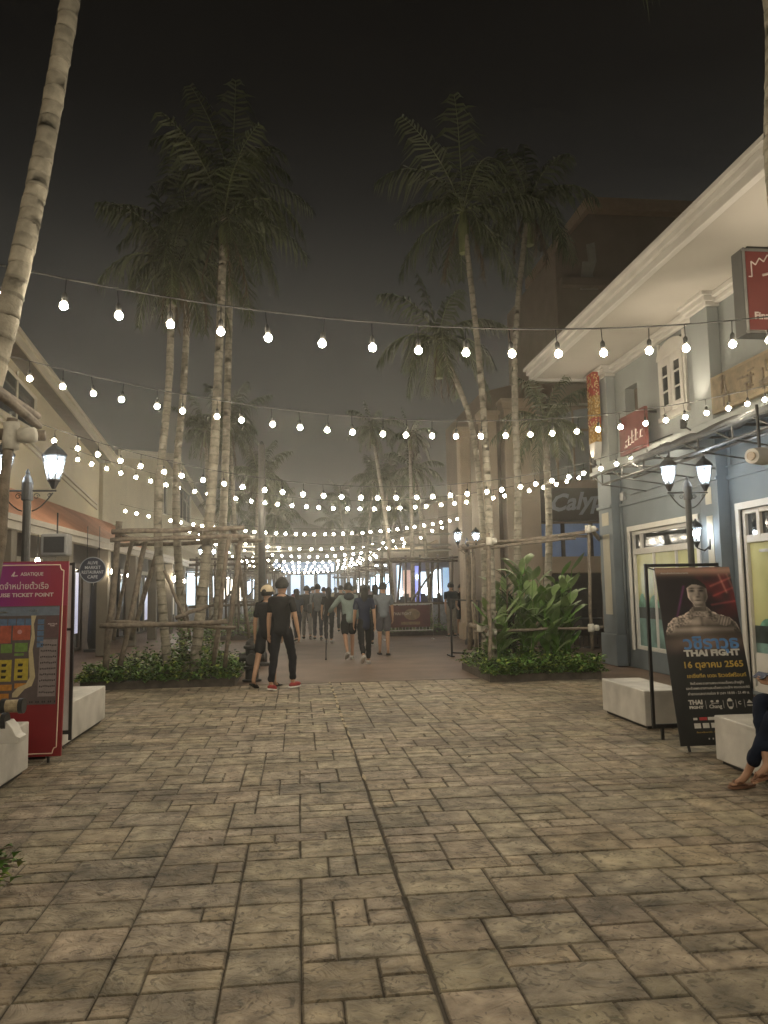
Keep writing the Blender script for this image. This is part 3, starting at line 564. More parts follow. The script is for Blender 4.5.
# ------------------------------------------------------------------ fight poster
def poster():
    t = thing('poster_stand', 'black tilted fight poster on a thin black steel frame', 'poster stand')
    yb = atZ(690, 752).y; zb = .055; yf = atZ(658, 740).y; yt = yf-.06; a_ = atY(654.5, 568, yt); W = atY(729, 568, yt).x-a_.x; xt = a_.x; zt = a_.z; xl = atY(681, 747, yb).x
    ux = Vector((1, 0, 0)); vv = Vector((xt-xl, yt-yb, zt-zb)); HH = vv.length; uy = vv.normalized(); nn = ux.cross(uy).normalized(); O = Vector((xl, yb, zb))
    def q(s, tt, o=0): return O+ux*(s*W)+uy*((1-tt)*HH)+nn*o
    def sm(a, b, x): x = max(0, min(1, (x-a)/(b-a))); return x*x*(3-2*x)
    nr = random.Random(9); G = [[nr.random() for _ in range(64)] for _ in range(64)]
    def vn(x, y):
        i, j = int(math.floor(x)), int(math.floor(y)); fx, fy = x-i, y-j; fx = fx*fx*(3-2*fx); fy = fy*fy*(3-2*fy); g = lambda a, b: G[a % 64][b % 64]
        return (g(i, j)*(1-fx)+g(i+1, j)*fx)*(1-fy)+(g(i, j+1)*(1-fx)+g(i+1, j+1)*fx)*fy
    def E(x, y, cx, cy, a, b): return math.sqrt(((x-cx)/a)**2+((y-cy)/b)**2)
    asp = HH/W
    def art(s, tt):
        x = (s-.5)/1.12; y = (tt*asp-.02)/1.06  # y in widths
        c = [.018, .012, .016]
        n = vn(s*9, y*9)
        k = (1-sm(.3, .75, y))*sm(.35, 1.0, s+.15*n); c = [c[0]+.10*k*n*2, c[1]+.018*k, c[2]+.02*k]
        k = math.exp(-((y-.02)/.05)**2); c = [c[0]+.42*k, c[1]+.27*k, c[2]+.20*k]
        for (x0, y0, x1, y1, cc) in ((-.28, .62, -.14, .22, (.16, .03, .14)), (.18, .22, .48, .10, (.35, .10, .08)), (.2, .34, .5, .22, (.30, .05, .04)), (.16, .45, .5, .40, (.28, .05, .05)), (.3, .08, .36, .30, (.32, .16, .12)), (.4, .07, .45, .28, (.25, .1, .08))):
            dx, dy = x1-x0, y1-y0; L2 = dx*dx+dy*dy; u = max(0, min(1, ((x-x0)*dx+(y-y0)*dy)/L2)); d = math.hypot(x-x0-u*dx, y-y0-u*dy); k = math.exp(-(d/.012)**2)*(.5+.5*n); c = [c[i]+cc[i]*k for i in range(3)]
        sk = None
        # torso and shoulders
        ax = abs(x-.01); pts_ = [(0, .46), (.08, .47), (.14, .53), (.22, .57), (.32, .60), (.39, .66), (.43, .76), (.445, .90), (.45, 2)]
        yt_ = 2
        for (xa, ya), (xb, yb_) in zip(pts_, pts_[1:]):
            if xa <= ax < xb: u = (ax-xa)/(xb-xa); u = u*u*(3-2*u)*.5+u*.5; yt_ = ya+(yb_-ya)*u; break
        jw = .118-.062*sm(.34, .47, y)-.03*sm(.22, .12, y); hd = 2
        if .125 < y < .475: hd = abs(x-.01)/max(.01, jw*math.sqrt(max(0, 1-max(0, (.26-y)/.135)**2))+.0001)
        if (y > yt_ or (abs(x-.01) < .078 and .38 < y < .56)) and y < .86:
            dd_ = y-yt_; v = .40-.27*sm(-.15, .35, x); v *= .7+.5*vn(s*12, y*12)
            v += .28*math.exp(-(max(0, dd_)/.025)**2)*(1 if ax > .1 else .2); v *= 1-.35*math.exp(-((ax-.11)/.04)**2)*(y < .62)
            if dd_ < .13 and y > .52: v *= .35+1.1*vn(s*48, y*66)   # inked collar
            v *= 1-.45*math.exp(-((y-.70-.1*x*x)/.022)**2)*(ax < .33); v += .12*math.exp(-((y-.75)/.03)**2)*(ax < .36)
            v *= 1-.4*math.exp(-((x-.01)/.02)**2)*(.58 < y < .7)
            fk = E(x, y, .27, .645, .085, .06)
            if fk < 1: v = (.34-.12*fk)*(.45+.75*abs(math.sin((x*1.2+y*.5)*75)))
            if y < .52 and ax < .078: v *= .55
            v *= 1-.92*sm(.70, .85, y); v = 1.75*v**1.4; sk = (v*1.0, v*.84, v*.74)
        if hd < 1:
            v = .50-.30*sm(-.03, .10, x); v *= .8+.4*vn(s*22, y*22)
            v += .22*sm(.75, 1, hd)*(1 if x < 0 else .4); v *= 1-.35*math.exp(-(((x+.07)/.02)**2+((y-.38)/.06)**2)) - .25*math.exp(-(((x-.09)/.02)**2+((y-.37)/.07)**2))
            if y < .185+3.5*(x-.01)**2+.02*n: v = .035+.03*vn(s*60, y*25)   # hair
            for ex in (-.048, .058):
                k = math.exp(-(((x-ex)/.030)**2+((y-.275)/.014)**2)); v *= 1-.95*k
                k = math.exp(-(((x-ex)/.036)**2+((y-.243)/.009)**2)); v *= 1-.8*k
            k = math.exp(-(((x-.03)/.016)**2+((y-.315)/.04)**2)); v *= 1-.5*k
            k = math.exp(-(((x-.01)/.018)**2+((y-.350)/.010)**2)); v *= 1-.6*k
            k = math.exp(-(((x-.01)/.042)**2+((y-.392)/.008)**2)); v *= 1-.75*k
            k = math.exp(-(((x-.01)/.06)**2+((y-.45)/.02)**2)); v *= 1-.5*k
            v = 1.5*v**1.5; sk = (v, v*.85, v*.75)
        if sk: c = list(sk)
        k = math.exp(-((y-.90)/.10)**2)*math.exp(-(x/.42)**2)*.17*(.6+.8*n); c = [c[0]+k*1.1, c[1]+k*.8, c[2]+k*.65]
        k = sm(.95, 1.15, y); c = [c[i]*(1-k)+.012*k for i in range(3)]
        return tuple(c)
    nx, ny = 130, 290; vs = []; cs = []
    for j in range(ny+1):
        for i in range(nx+1): vs.append(q(i/nx, j/ny, .0015)); cs.append(art(i/nx, j/ny))
    pm = MB(); pm.v = [tuple(v) for v in vs]; pm.c = cs; pm.f = [(j*(nx+1)+i, (j+1)*(nx+1)+i, (j+1)*(nx+1)+i+1, j*(nx+1)+i+1) for j in range(ny) for i in range(nx)]; pm.m = [0]*len(pm.f)
    M = Matrix.Translation(O) @ Matrix((ux, uy, nn)).transposed().to_4x4()
    # shear-safe backing board
    MB().prism([q(0, 0, 0), q(1, 0, 0), q(1, 1, 0), q(0, 1, 0)], nn*-.012).build('backing', blk, t, fix=True)
    pr = pm.build('poster_print', mat('poster_print', (1, 1, 1), .35, 0, attr=True), t, smooth=True)
    blue = mat('print_blue', (.10, .25, .55), .4, .25, 12); wh = mat('print_white', (.62, .60, .56), .4, .1, 12); gold = mat('print_gold', (.52, .36, .07), .4, .15, 12); rd = mat('print_red', (.45, .04, .04), .4, .1)
    fm = lambda s, tt: frameM(q(s, tt, .004), ux, uy)
    text('title_lettering', 'วชิราวุธ', .175, blue, pr, fm(.58, .452), .005, width=.59)
    text('title_lettering', 'THAI FIGHT', .085, wh, pr, fm(.57, .507), .0045, width=.595)
    text('date_lettering', '16 ตุลาคม 2565', .088, gold, pr, fm(.56, .572), .002, width=.62)
    text('venue_lettering', 'เอเชียทีค เดอะ ริเวอร์ฟร้อนท์', .05, gold, pr, fm(.58, .633), .001, width=.62)
    text('small_lettering', 'ชิงถ้วยพระราชทานพระบาทสมเด็จพระเจ้าอยู่หัว', .032, wh, pr, fm(.57, .674), .0004, width=.56)
    text('small_lettering', 'และถ้วยพระราชทานสมเด็จพระนางเจ้าฯ พระบรมราชินี', .032, wh, pr, fm(.57, .700), .0004, width=.66)
    text('small_lettering', 'ถ่ายทอดสดทางช่อง 8 เวลา 18.00 - 21.40 น.', .034, wh, pr, fm(.57, .730), .0004, width=.64)
    text('small_lettering', 'ศึกมวยไทยชิงถ้วยพระราชทาน', .026, wh, pr, fm(.25, .035), 0, width=.30)
    text('logo_lettering', 'THAI', .058, wh, pr, fm(.26, .775), .003, width=.145); text('logo_lettering', 'FIGHT', .034, wh, pr, fm(.26, .802), .002, width=.145)
    text('logo_lettering', 'Chang', .050, wh, pr, fm(.50, .800), .001, width=.13); text('logo_lettering', 'C', .045, wh, pr, fm(.81, .785), .001); text('logo_lettering', 'VISION', .018, wh, pr, fm(.94, .80), .001, width=.07)
    lg = MB()
    for k in (-1, 1): lg.ell(q(.5+k*.035, .772, .003), (.016, .003, .012), 8, 6)
    lg.tube([q(.455, .782, .003), q(.545, .782, .003)], .003, 5)
    for s in (.385, .605, .765, .87): lg.tube([q(s, .767, .003), q(s, .81, .003)], .0018, 4)
    lg.prism([q(.69+.04*math.cos(a*.5236), .787+.030*math.sin(a*.5236), .002) for a in range(12)], nn*.001)
    lg.prism([q(.90, .787, .002), q(.935, .768, .002), q(.975, .787, .002)], nn*.001)
    lr = random.Random(2)
    for s, w, v, h in [(.20, .05, .862, .012), (.38, .1, .862, .016), (.51, .09, .862, .016), (.63, .1, .862, .014), (.76, .1, .862, .014)]+[(.20+.105*k, .08, .898, .026) for k in range(7)]:
        lg.prism([q(s, v-h/2, .002), q(s+w, v-h/2, .002), q(s+w, v+h/2, .002), q(s, v+h/2, .002)], nn*.001)
    for k in range(6): lg.prism([q(.35+.05*k, .963, .002), q(.365+.05*k, .963, .002), q(.365+.05*k, .971, .002), q(.35+.05*k, .971, .002)], nn*.001)
    lg.build('sponsor_logos', wh, pr, fix=True)
    MB().prism([q(.275, .854, .003), q(.37, .854, .003), q(.37, .870, .003), q(.275, .870, .003)], nn*.001).build('red_logo', rd, pr, fix=True)
    MB().prism([q(.655, .775, .0035), q(.725, .775, .0035), q(.715, .803, .0035), q(.665, .803, .0035)], nn*.0008).build('crest_mark', blk, pr, fix=True)
    text('small_lettering', 'facebook / youtube / instagram', .022, gold, pr, fm(.55, .932), 0, width=.55)
    x0 = atY(648.5, 650, yf).x; x1 = x0+.82
    fr = MB(); fr.box(x0, x0+.03, yf-.015, yf+.015, .12, 1.81).box(x1-.035, x1, yf-.015, yf+.015, .12, 1.81).box(x0+.035, x1-.035, yf-.014, yf+.014, .12, .16).box(x0+.035, x1-.035, yf-.014, yf+.014, 1.775, 1.808)
    fr.build('rear_frame', blk, t)
    for x in (x0+.09, x1-.12): MB().box(x, x+.03, yf-.012, yf+.012, 0, .12).build('foot', blk, t)
    for s in (.1, .87): MB().tube([q(s, .98, -.02), Vector((q(s, 1, 0).x, yb-.01, 0))], .015, 6).build('foot', blk, t)
    MB().tube([q(.02, .01, -.02), Vector((x0+.02, yf, zt+.01))], .008, 6).tube([q(.98, .01, -.02), Vector((x1-.02, yf, zt+.01))], .008, 6).build('hinge', blk, t)
    settle(t, (xl, yb, 0))
poster()
# empty black frame farther along
t = thing('empty_stand', 'empty black rectangular floor stand beside the tall palm', 'stand')
a = atZ(452, 657); b = Vector((a.x+.55, a.y-.5, 0))
f = MB()
for p, h in ((a, 1.35), (b, 1.3)): f.tube([p, p+Vector((0, 0, h))], .02, 6)
f.tube([a+Vector((0, 0, .1)), b+Vector((0, 0, .1))], .02, 6).tube([a+Vector((0, 0, 1.32)), b+Vector((0, 0, 1.28))], .02, 6)
c = a+Vector((.1, .45, 0)); d2 = b+Vector((.1, .45, 0)); f.tube([c, a+Vector((0, 0, 1.32))], .018, 6).tube([d2, b+Vector((0, 0, 1.28))], .018, 6)
f.build('frame', blk, t); MB().box(a.x-.02, a.x+.06, a.y-.02, a.y+.5, 0, .03).build('foot', blk, t); settle(t, a)
# ------------------------------------------------------------------ hydrant
t = thing('fire_hydrant', 'squat black fire hydrant beside the planter corner', 'hydrant')
h = g0(252, 681); hy = MB().lathe([(.17, 0), (.17, .03), (.12, .045), (.115, .2), (.15, .22), (.15, .26), (.115, .28), (.115, .56), (.15, .58), (.15, .62), (.12, .64), (.10, .70), (.05, .75), (.03, .76), (.03, .80), (.01, .80)], h, 20); hy.build('barrel', blk2, t, smooth=False)
for s in (-1, 1): MB().tube([h+Vector((s*.08, 0, .42)), h+Vector((s*.19, 0, .42)), h+Vector((s*.19, 0, .42)), h+Vector((s*.23, 0, .42))], [.07, .07, .085, .085], 12).build('outlet', blk2, t)
MB().tube([h+Vector((0, -.08, .40)), h+Vector((0, -.19, .40)), h+Vector((0, -.19, .4)), h+Vector((0, -.22, .4))], [.08, .08, .1, .1], 12).build('outlet', blk2, t)
settle(t, h)
# dark mast
m0 = Vector((atY(262, 640, 17).x, 17.0, 0)); t = thing('mast', 'slim dark steel mast standing behind the hydrant', 'post')
MB().lathe([(.11, -.01), (.11, .25), (.08, .3), (.075, 4.8), (.02, 4.9)], m0, 12).build('pole', blk2, t, smooth=False); MB().lathe([(.18, -.01), (.18, .05), (.12, .07)], m0, 12).build('base', blk2, t); settle(t, m0)
# ------------------------------------------------------------------ street lamps
def lantern_parts(t, c, s=1.0, light=True):
    # six sided tapered lantern, c = bottom centre
    L = MB().lathe([(.02*s, -.10*s), (.035*s, -.07*s), (.055*s, -.03*s), (.07*s, -.015*s), (.07*s, 0)], c, 6).build('lantern_base', blk, t)
    fr = MB()
    for k in range(6):
        a = 2*math.pi*k/6; a2 = a+math.pi/3
        p0 = c+Vector((math.cos(a)*.065*s, math.sin(a)*.065*s, 0)); p1 = c+Vector((math.cos(a)*.125*s, math.sin(a)*.125*s, .26*s)); p2 = c+Vector((math.cos(a2)*.125*s, math.sin(a2)*.125*s, .26*s))
        fr.tube([p0, p1], .005*s, 4).tube([p1, p2], .006*s, 4)
    fr.lathe([(.14*s, .262*s), (.13*s, .28*s), (.09*s, .33*s), (.04*s, .37*s), (.03*s, .375*s), (.02*s, .40*s), (.005*s, .42*s)], c, 6).build('lantern_cap', blk, t)
    gm = _mc.get('lantern_glass') or mat('lantern_glass', (.9, .95, 1), .25, 0)
    nt = gm.node_tree
    if not nt.nodes.get('tr'):
        b = nt.nodes['Principled BSDF']; tr = nt.nodes.new('ShaderNodeBsdfTransparent'); tr.name = 'tr'; tl = nt.nodes.new('ShaderNodeBsdfTranslucent'); tl.inputs[0].default_value = (.8, .9, 1, 1); ms = nt.nodes.new('ShaderNodeMixShader'); ms.inputs[0].default_value = .10
        nt.links.new(tr.outputs[0], ms.inputs[1]); nt.links.new(tl.outputs[0], ms.inputs[2]); nt.links.new(ms.outputs[0], nt.nodes['Material Output'].inputs['Surface'])
    MB().add([c+Vector((math.cos(k*math.pi/3)*r*s, math.sin(k*math.pi/3)*r*s, z*s)) for r, z in ((.063, 0), (.12, .258)) for k in range(6)], [(k, (k+1) % 6, 6+(k+1) % 6, 6+k) for k in range(6)]).build('glass', gm, t)
    bl = MB()
    for dx, dy, dz in ((0, 0, .12), (.035, 0, .15), (-.035, .0, .15), (0, .035, .15)): bl.ell(c+Vector((dx*s, dy*s, dz*s)), (.022*s, .022*s, .05*s), 8, 6)
    bl.build('light_bulb', lamp_w, t)
def street_lamp(p, top, half, label, s=1.0, ang=0):
    t = thing('street_lamp', label, 'street lamp', 'black twin lantern street lamps'); p = Vector(p)
    MB().lathe([(.13, -.01), (.13, .12), (.09, .16), (.08, .5), (.05, .55), (.042, top-.25), (.06, top-.24), (.06, top-.05), (.045, top), (.02, top+.04), (.025, top+.06), (.005, top+.1)], p, 12).build('post', blk2, t, smooth=False)
    ar = MB(); dx = Vector((math.cos(ang), math.sin(ang), 0))
    for sg in (-1, 1):
        e = p+dx*sg*half+Vector((0, 0, top-.14)); ar.tube([p+Vector((0, 0, top-.14)), e+dx*sg*.03], .011, 6)
        q = [p+dx*sg*(.05+half*.8*u)+Vector((0, 0, top-.36+.20*u**1.6)) for u in (0, .2, .4, .6, .8, 1)]; ar.tube(q, .008, 5)
        for cx, cz, rr in ((.35, -.20, .035), (.85, -.19, .025)):
            cc = p+dx*sg*half*cx+Vector((0, 0, top+cz)); ar.tube([cc+dx*math.cos(a)*rr*(1-a/12)+Vector((0, 0, math.sin(a)*rr*(1-a/12))) for a in [k*.6 for k in range(14)]], .005, 4)
    ar.build('arm', blk2, t)
    for sg in (-1, 1):
        hd = bpy.data.objects.new('lantern', None); C.objects.link(hd); hd.parent = t; c = p+dx*sg*half+Vector((0, 0, top-.02)); lantern_parts(hd, c, s)
    settle(t, p)
pl = atY(27.5, 490, 8.6); street_lamp((pl.x, 8.6, 0), atY(28, 478, 8.6).z, .27, 'black twin lantern lamp post rising behind the ticket board')
pr_ = atY(688, 500, 10.3); street_lamp((pr_.x, 10.3, 0), atY(686, 483, 10.3).z, .27, 'black twin lantern lamp post rising behind the fight poster')
pr2 = atY(467, 545, 21.5); street_lamp((pr2.x, 21.5, 0), atY(467, 541, 21.5).z, .27, 'twin lantern lamp post in front of the beige columns')
pr3 = atY(381, 568, 45); street_lamp((pr3.x, 45, 0), atY(381, 568, 45).z, .27, 'far twin lantern lamp post before the bright shop windows')
pr4 = atY(310, 590, 60); street_lamp((-3.9, 34, 0), 3.2, .27, 'twin lantern lamp post outside the second market hall')
# ------------------------------------------------------------------ blue shop
XF = atZ(606, 663).x+.19; YC = atX(599, 560, XF-.19).y+.02; print('XF', XF, YC, atX(630.5, 532, XF), atX(699.5, 520, XF), atX(740, 511, XF), atX(700, 500, XF-.19).y, atX(718, 500, XF-.19).y, bL, bN, bR, bQ)
def shop():
    X = XF; Yc = YC
    t = thing('shop_building', 'two storey shop with blue lower walls, white windows and deep lit eaves', 'building')
    w = MB(); pass   # openings: y 7.55-11.05 door B, 11.83-14.36 door A
    def wall(y0, y1, z0, z1, m): w.box(X, X+.3, y0, y1, z0, z1, m)
    wall(-8, 7.55, 0, 3.9, 0); wall(7.55, 10.58, 2.66, 3.9, 0); wall(10.58, 11.83, 0, 3.9, 0); wall(11.83, 14.36, 0, .36, 0); wall(11.83, 14.36, 2.62, 3.9, 0); wall(14.36, Yc, 0, 3.9, 0); wall(7.55, 10.58, 0, .05, 0)
    w.box(X+.3, 16, Yc-.3, Yc, 0, 3.9, 0)
    w.build('lower_wall', bluew, t)
    u = MB()
    # upper wall with window opening y 12.3-13.3, z 4.55-5.75
    for (y0, y1, z0, z1) in ((-8, 11.92, 3.9, 6.2), (11.92, 12.74, 3.9, 4.55), (11.92, 12.74, 5.8, 6.2), (12.74, 13.75, 3.9, 6.2), (13.75, 14.3, 3.9, 4.6), (13.75, 14.3, 5.45, 6.2), (14.3, Yc, 3.9, 6.2)): u.box(X+.005, X+.3, y0, y1, z0, z1)
    u.box(X+.3, 16, Yc-.3, Yc-.002, 3.9, 6.2)
    u.build('upper_wall', bluel, t)
    MB().box(X+.2, X+.22, 13.75, 14.3, 4.6, 5.45).build('recess_panel', wood_d, t)
    for (y0, y1, lab) in ((14.75, 15.42, 0), (10.83, 11.34, 0), (6.9, 7.45, 0), (3.6, 4.2, 0)):
        p = MB(); px = X-.19; p.box(px, X-.002, y0, y1, .62, 3.88).box(px-.05, X-.002, y0-.05, y1+.05, 0, .62)
        pil = p.build('pilaster', bluew, t, bevel=.008)
        MB().box(px-.008, px+.02, y0+.17, y1-.17, 1.0, 2.62).box(px-.008, px+.02, y0+.17, y1-.17, 2.80, 3.06).build('inset_strip', cream_t, pil)
        q = MB().box(px, X-.002, y0, y1, 3.95, 5.84); up = q.build('upper_pilaster', bluel, t, bevel=.006)
        MB().box(px-.04, X, y0-.05, y1+.05, 5.84, 5.90).box(px-.09, X, y0-.1, y1+.1, 5.90, 5.98).box(px-.14, X, y0-.14, y1+.14, 5.98, 6.04).build('capital', whitep, up, bevel=.006)
    mo = MB().box(X-.04, X-.003, 11.34, 14.75, 3.14, 3.20).box(X-.04, X-.003, -8, 3.6, 3.14, 3.2).box(X-.04, X-.003, 8, 10.83, 3.14, 3.2).box(X-.23, X-.19, 14.72, 15.45, 3.14, 3.2).box(X-.23, X-.19, 10.80, 11.37, 3.14, 3.2)
    mo.build('string_course', bluew, t, bevel=.008)
    mo = MB().box(X-.30, X+.0, -8, Yc+.03, 3.88, 3.95).box(X-.24, X+.0, -8, Yc+.02, 3.95, 4.06); mo.build('ledge', bluel, t, bevel=.01)
    mo = MB().box(X-.09, X+.003, -8, Yc, 5.88, 5.95).box(X-.16, X+.003, -8, Yc, 5.95, 6.03); mo.build('wall_cornice', whitep, t, bevel=.01)
    # eave: soffit and stepped fascia
    e = 4.97; MB().box(e+.1, 16, -8, Yc+.12, 6.035, 6.07).build('soffit', soffit_m, t)
    ro = MB().prism([(e-.02, Yc+.16, 6.24), (e+.1, Yc+.16, 6.075), (16, Yc+.16, 6.075), (16, Yc+.16, 7.6), (10.5, Yc+.16, 8.4)], (0, -24, 0)); ro.build('roof', roofm, t, fix=True)
    fa = MB().box(e, e+.1, -8, Yc+.2, 5.99, 6.11).box(e-.05, e+.06, -8, Yc+.22, 6.11, 6.20).box(e-.11, e+.02, -8, Yc+.24, 6.20, 6.27).box(e+.1, 16, Yc+.1, Yc+.2, 5.99, 6.11).box(e+.1, 16, Yc+.12, Yc+.24, 6.11, 6.26)
    fa.build('fascia', whitep, t, bevel=.01)
    cdt = MB().tube([(X-.03, -4, 3.34), (X-.03, 14.74, 3.34)], .014, 6).tube([(X-.03, 11.62, 3.34), (X-.03, 11.62, .1)], .014, 6).tube([(X-.03, 10.7, 3.34), (X-.03, 10.7, 3.88)], .011, 6).tube([(X-.03, 14.66, 3.86), (X-.03, 14.66, 2.9), (X-.03, 14.62, .05)], .022, 8)
    cdt.build('conduit', bluew, t, smooth=True); MB().box(X-.08, X-.002, 11.54, 11.70, 1.35, 1.6).box(X-.07, X-.002, 14.45, 14.62, 3.26, 3.42).build('junction_box', mat('box_grey', (.25, .26, .26), .5, .1), t, bevel=.006)
    # doors
    def glazing(y0, y1, z0, z1, panels, ztr, name):
        d = MB(); xf = X+.03; fw = .07
        d.box(xf, xf+.09, y0, y1, z0, z0+fw).box(xf, xf+.09, y0, y1, z1-fw, z1).box(xf, xf+.09, y0, y1, ztr-.05, ztr+.06)
        for y in [y0, y1-fw]: d.box(xf-.004, xf+.094, y, y+fw, z0, z1)
        d.box(xf-.004, xf+.094, y1-.42, y1-.34, ztr, z1)
        for k in range(1, panels): y = y0+(y1-y0)*k/panels; d.box(xf+.004, xf+.08, y-.018, y+.018, z0, ztr)
        # casing
        d.box(X-.03, X+.03, y0-.09, y0, z0-.02, z1+.09).box(X-.03, X+.03, y1, y1+.09, z0-.02, z1+.09).box(X-.032, X+.03, y0-.09, y1+.09, z1, z1+.10)
        o = d.build('window_frame', whitep, t, bevel=.006)
        MB().box(xf+.04, xf+.05, y0+fw, y1-fw, ztr, z1-fw).build('transom_glass', glassd, o)
        zz = ztr-.05; zb = z0+fw; H = zz-zb
        gy = MB(); x = xf+.045
        gy.box(x, x+.01, y0+fw, y1-fw, zb+H*.42, zz); gy.build('vinyl_film', mat('vinyl_yellow', (.50, .50, .26), .16, .18, 1.2, stain=.2), o)
        tl = MB().box(x, x+.01, y0+fw, y1-fw, zb, zb+H*.30); tl.build('vinyl_film', mat('vinyl_teal', (.16, .27, .25), .35, .5, 3.5, det=7), o)
        MB().box(x, x+.01, y0+fw, y1-fw, zb+H*.30, zb+H*.42).build('vinyl_film', mat('vinyl_dark', (.03, .04, .04), .35, .5, 6), o)
        hill = MB(); r = random.Random(int(y0*10))
        yy = y0+fw
        while yy < y1-fw-.3:
            wd = r.uniform(.25, .6); hh = r.uniform(.08, .35); e2 = min(yy+wd, y1-fw)
            hill.prism([(x-.002, yy+(e2-yy)*k/8, zb+H*.42+hh*math.sin(math.pi*k/8)**.7) for k in range(9)], (.002, 0, 0)); yy += wd*r.uniform(.8, 1.6)
        hill.build('vinyl_print', mat('vinyl_green', (.12, .27, .20), .35, .5, 8, det=7), o, fix=True)
        for k in range(3):
            y = y0+fw+.1+k*(y1-y0)/3.2; MB().prism([(x-.004, y, zb+H*.30), (x-.004, y+.18, zb+H*.30), (x-.004, y+.12, zb+H*.37), (x-.004, y+.1, zb+H*.44), (x-.004, y+.04, zb+H*.36)], (.002, 0, 0)).build('vinyl_print', blk, o, fix=True)
        return o
    o = glazing(11.83, 14.36, .36, 2.62, 3, 2.22, 'A')
    o = glazing(7.55, 10.58, .05, 2.66, 4, 2.22, 'B')
    MB().box(X-.01, X+.04, 9.6, 9.67, 1.0, 1.5).build('door_handle', steel, o); MB().box(X+.02, X+.045, 9.0, 10.45, .05, .6).build('kick_panel', whitep, o); MB().box(X+.015, X+.03, 9.8, 10.2, 2.02, 2.06).build('door_closer', steel, o)
    # shuttered window upstairs
    y0, y1 = 11.92, 12.74; sh = MB(); xs = X-.03
    sh.box(xs, X+.03, y0-.07, y0, 4.5, 5.85).box(xs, X+.03, y1, y1+.07, 4.5, 5.85).box(xs, X+.03, y0, y1, 5.5, 5.57).box(xs-.03, X+.03, y0-.1, y1+.1, 4.44, 4.52).box(xs, X+.03, y0, y1, 4.52, 4.58)
    arc = [(xs-.01, (y0+y1)/2+.52*math.cos(a), 5.56+.27*math.sin(a)) for a in [math.pi*k/10 for k in range(11)]]
    sh.prism(arc, (.045, 0, 0)); o = sh.build('window_frame', whitep, t, fix=True)
    for (a, b) in ((y0, (y0+y1)/2-.01), ((y0+y1)/2+.01, y1)):
        s = MB(); s.box(xs-.02, xs+.02, a, a+.1, 4.58, 5.5).box(xs-.02, xs+.02, b-.1, b, 4.58, 5.5).box(xs-.02, xs+.02, a+.1, b-.1, 4.58, 4.70).box(xs-.02, xs+.02, a+.1, b-.1, 5.4, 5.5)
        s.box(xs-.015, xs+.015, a+.1, b-.1, 4.93, 4.96).box(xs-.015, xs+.015, a+.1, b-.1, 5.2, 5.23); sp2 = s.build('shutter', whitep, o); MB().box(xs-.004, xs+.004, a+.1, b-.1, 4.7, 5.4).build('pane', glassd, sp2)
    MB().box(X+.32, X+.36, 8, 15.5, 0, 3.9).build('inner_wall', darkint, t)
    settle(t, (X, 4, 0))
    # wall lantern
    t = thing('wall_lantern', 'single glowing lantern bracketed to the middle blue pilaster', 'wall lamp'); c = Vector((X-.42, 11.1, atX(703, 541, X-.42).z)); h2 = bpy.data.objects.new('lantern', None); C.objects.link(h2); h2.parent = t; lantern_parts(h2, c, .85)
    MB().tube([c+Vector((.23, 0, -.05)), c+Vector((.12, 0, -.14)), c+Vector((0, 0, -.09))], .01, 6).tube([c+Vector((.20, 0, -.12)), c+Vector((.23, 0, .05))], .02, 8).build('bracket', blk, t); settle(t, c)
    # red box sign
    def boxsign(name, label, p, w, h, d, rotz, face, writing, M=None):
        t = thing(name, label, 'sign'); return t
    t = thing('box_sign', 'big red projecting box sign with white house drawing', 'sign'); y0 = 5.9; a = atY(741, 248, y0); b = atY(741, 333, y0); xl = a.x; zt = a.z; zb = b.z; wd = .95
    MB().box(xl, xl+wd, y0, y0+.16, zb, zt).build('box', mat('sign_grey', (.10, .10, .095), .6, .1), t, bevel=.008)
    fc = MB().box(xl+.03, xl+wd-.03, y0-.006, y0-.001, zb+.03, zt-.03).build('face', mat('sign_red', (.20, .04, .035), .4, .08), t)
    ln = MB(); 
    for (p, q) in (((xl, zt-.015), (xl+wd, zt-.015)), ((xl, zb+.015), (xl+wd, zb+.015)), ((xl+.015, zb), (xl+.015, zt)), ((xl+wd-.015, zb), (xl+wd-.015, zt))): ln.tube([(p[0], y0-.006, p[1]), (q[0], y0-.006, q[1])], .014, 4)
    ln.build('edge_trim', steel, t)
    H = zt-zb; hs = MB(); pts = [(.05, .66), (.08, .66), (.08, .84), (.12, .80), (.16, .88), (.20, .84), (.24, .92), (.28, .87), (.33, .90), (.40, .84), (.46, .91), (.52, .85), (.60, .90), (.66, .80), (.72, .84), (.72, .66), (.76, .66)]
    for p, q in zip(pts, pts[1:]): hs.tube([(xl+p[0]*wd, y0-.010, zb+p[1]*H), (xl+q[0]*wd, y0-.010, zb+q[1]*H)], .006, 4)
    pts = [(.18, .68), (.24, .70), (.26, .66), (.30, .70), (.36, .69), (.37, .65), (.40, .66), (.42, .71), (.48, .72)]
    for p, q in zip(pts, pts[1:]): hs.tube([(xl+p[0]*wd, y0-.010, zb+p[1]*H), (xl+q[0]*wd, y0-.010, zb+q[1]*H)], .011, 4)
    for k in range(3): hs.tube([(xl+(.38+.1*k)*wd, y0-.010, zb+.33*H), (xl+(.38+.1*k)*wd, y0-.010, zb+.45*H)], .006, 4)
    hs.tube([(xl+.34*wd, y0-.010, zb+.37*H), (xl+.66*wd, y0-.010, zb+.37*H)], .005, 4)
    wr = mat('sign_white', (.72, .62, .58), .5, .05); hs.build('drawing', wr, fc)
    text('lettering', 'Finno', .085, wr, fc, frameM((xl+.075, y0-.010, zb+.20*H), (1, 0, 0), (0, 0, 1)), .003, align='LEFT')
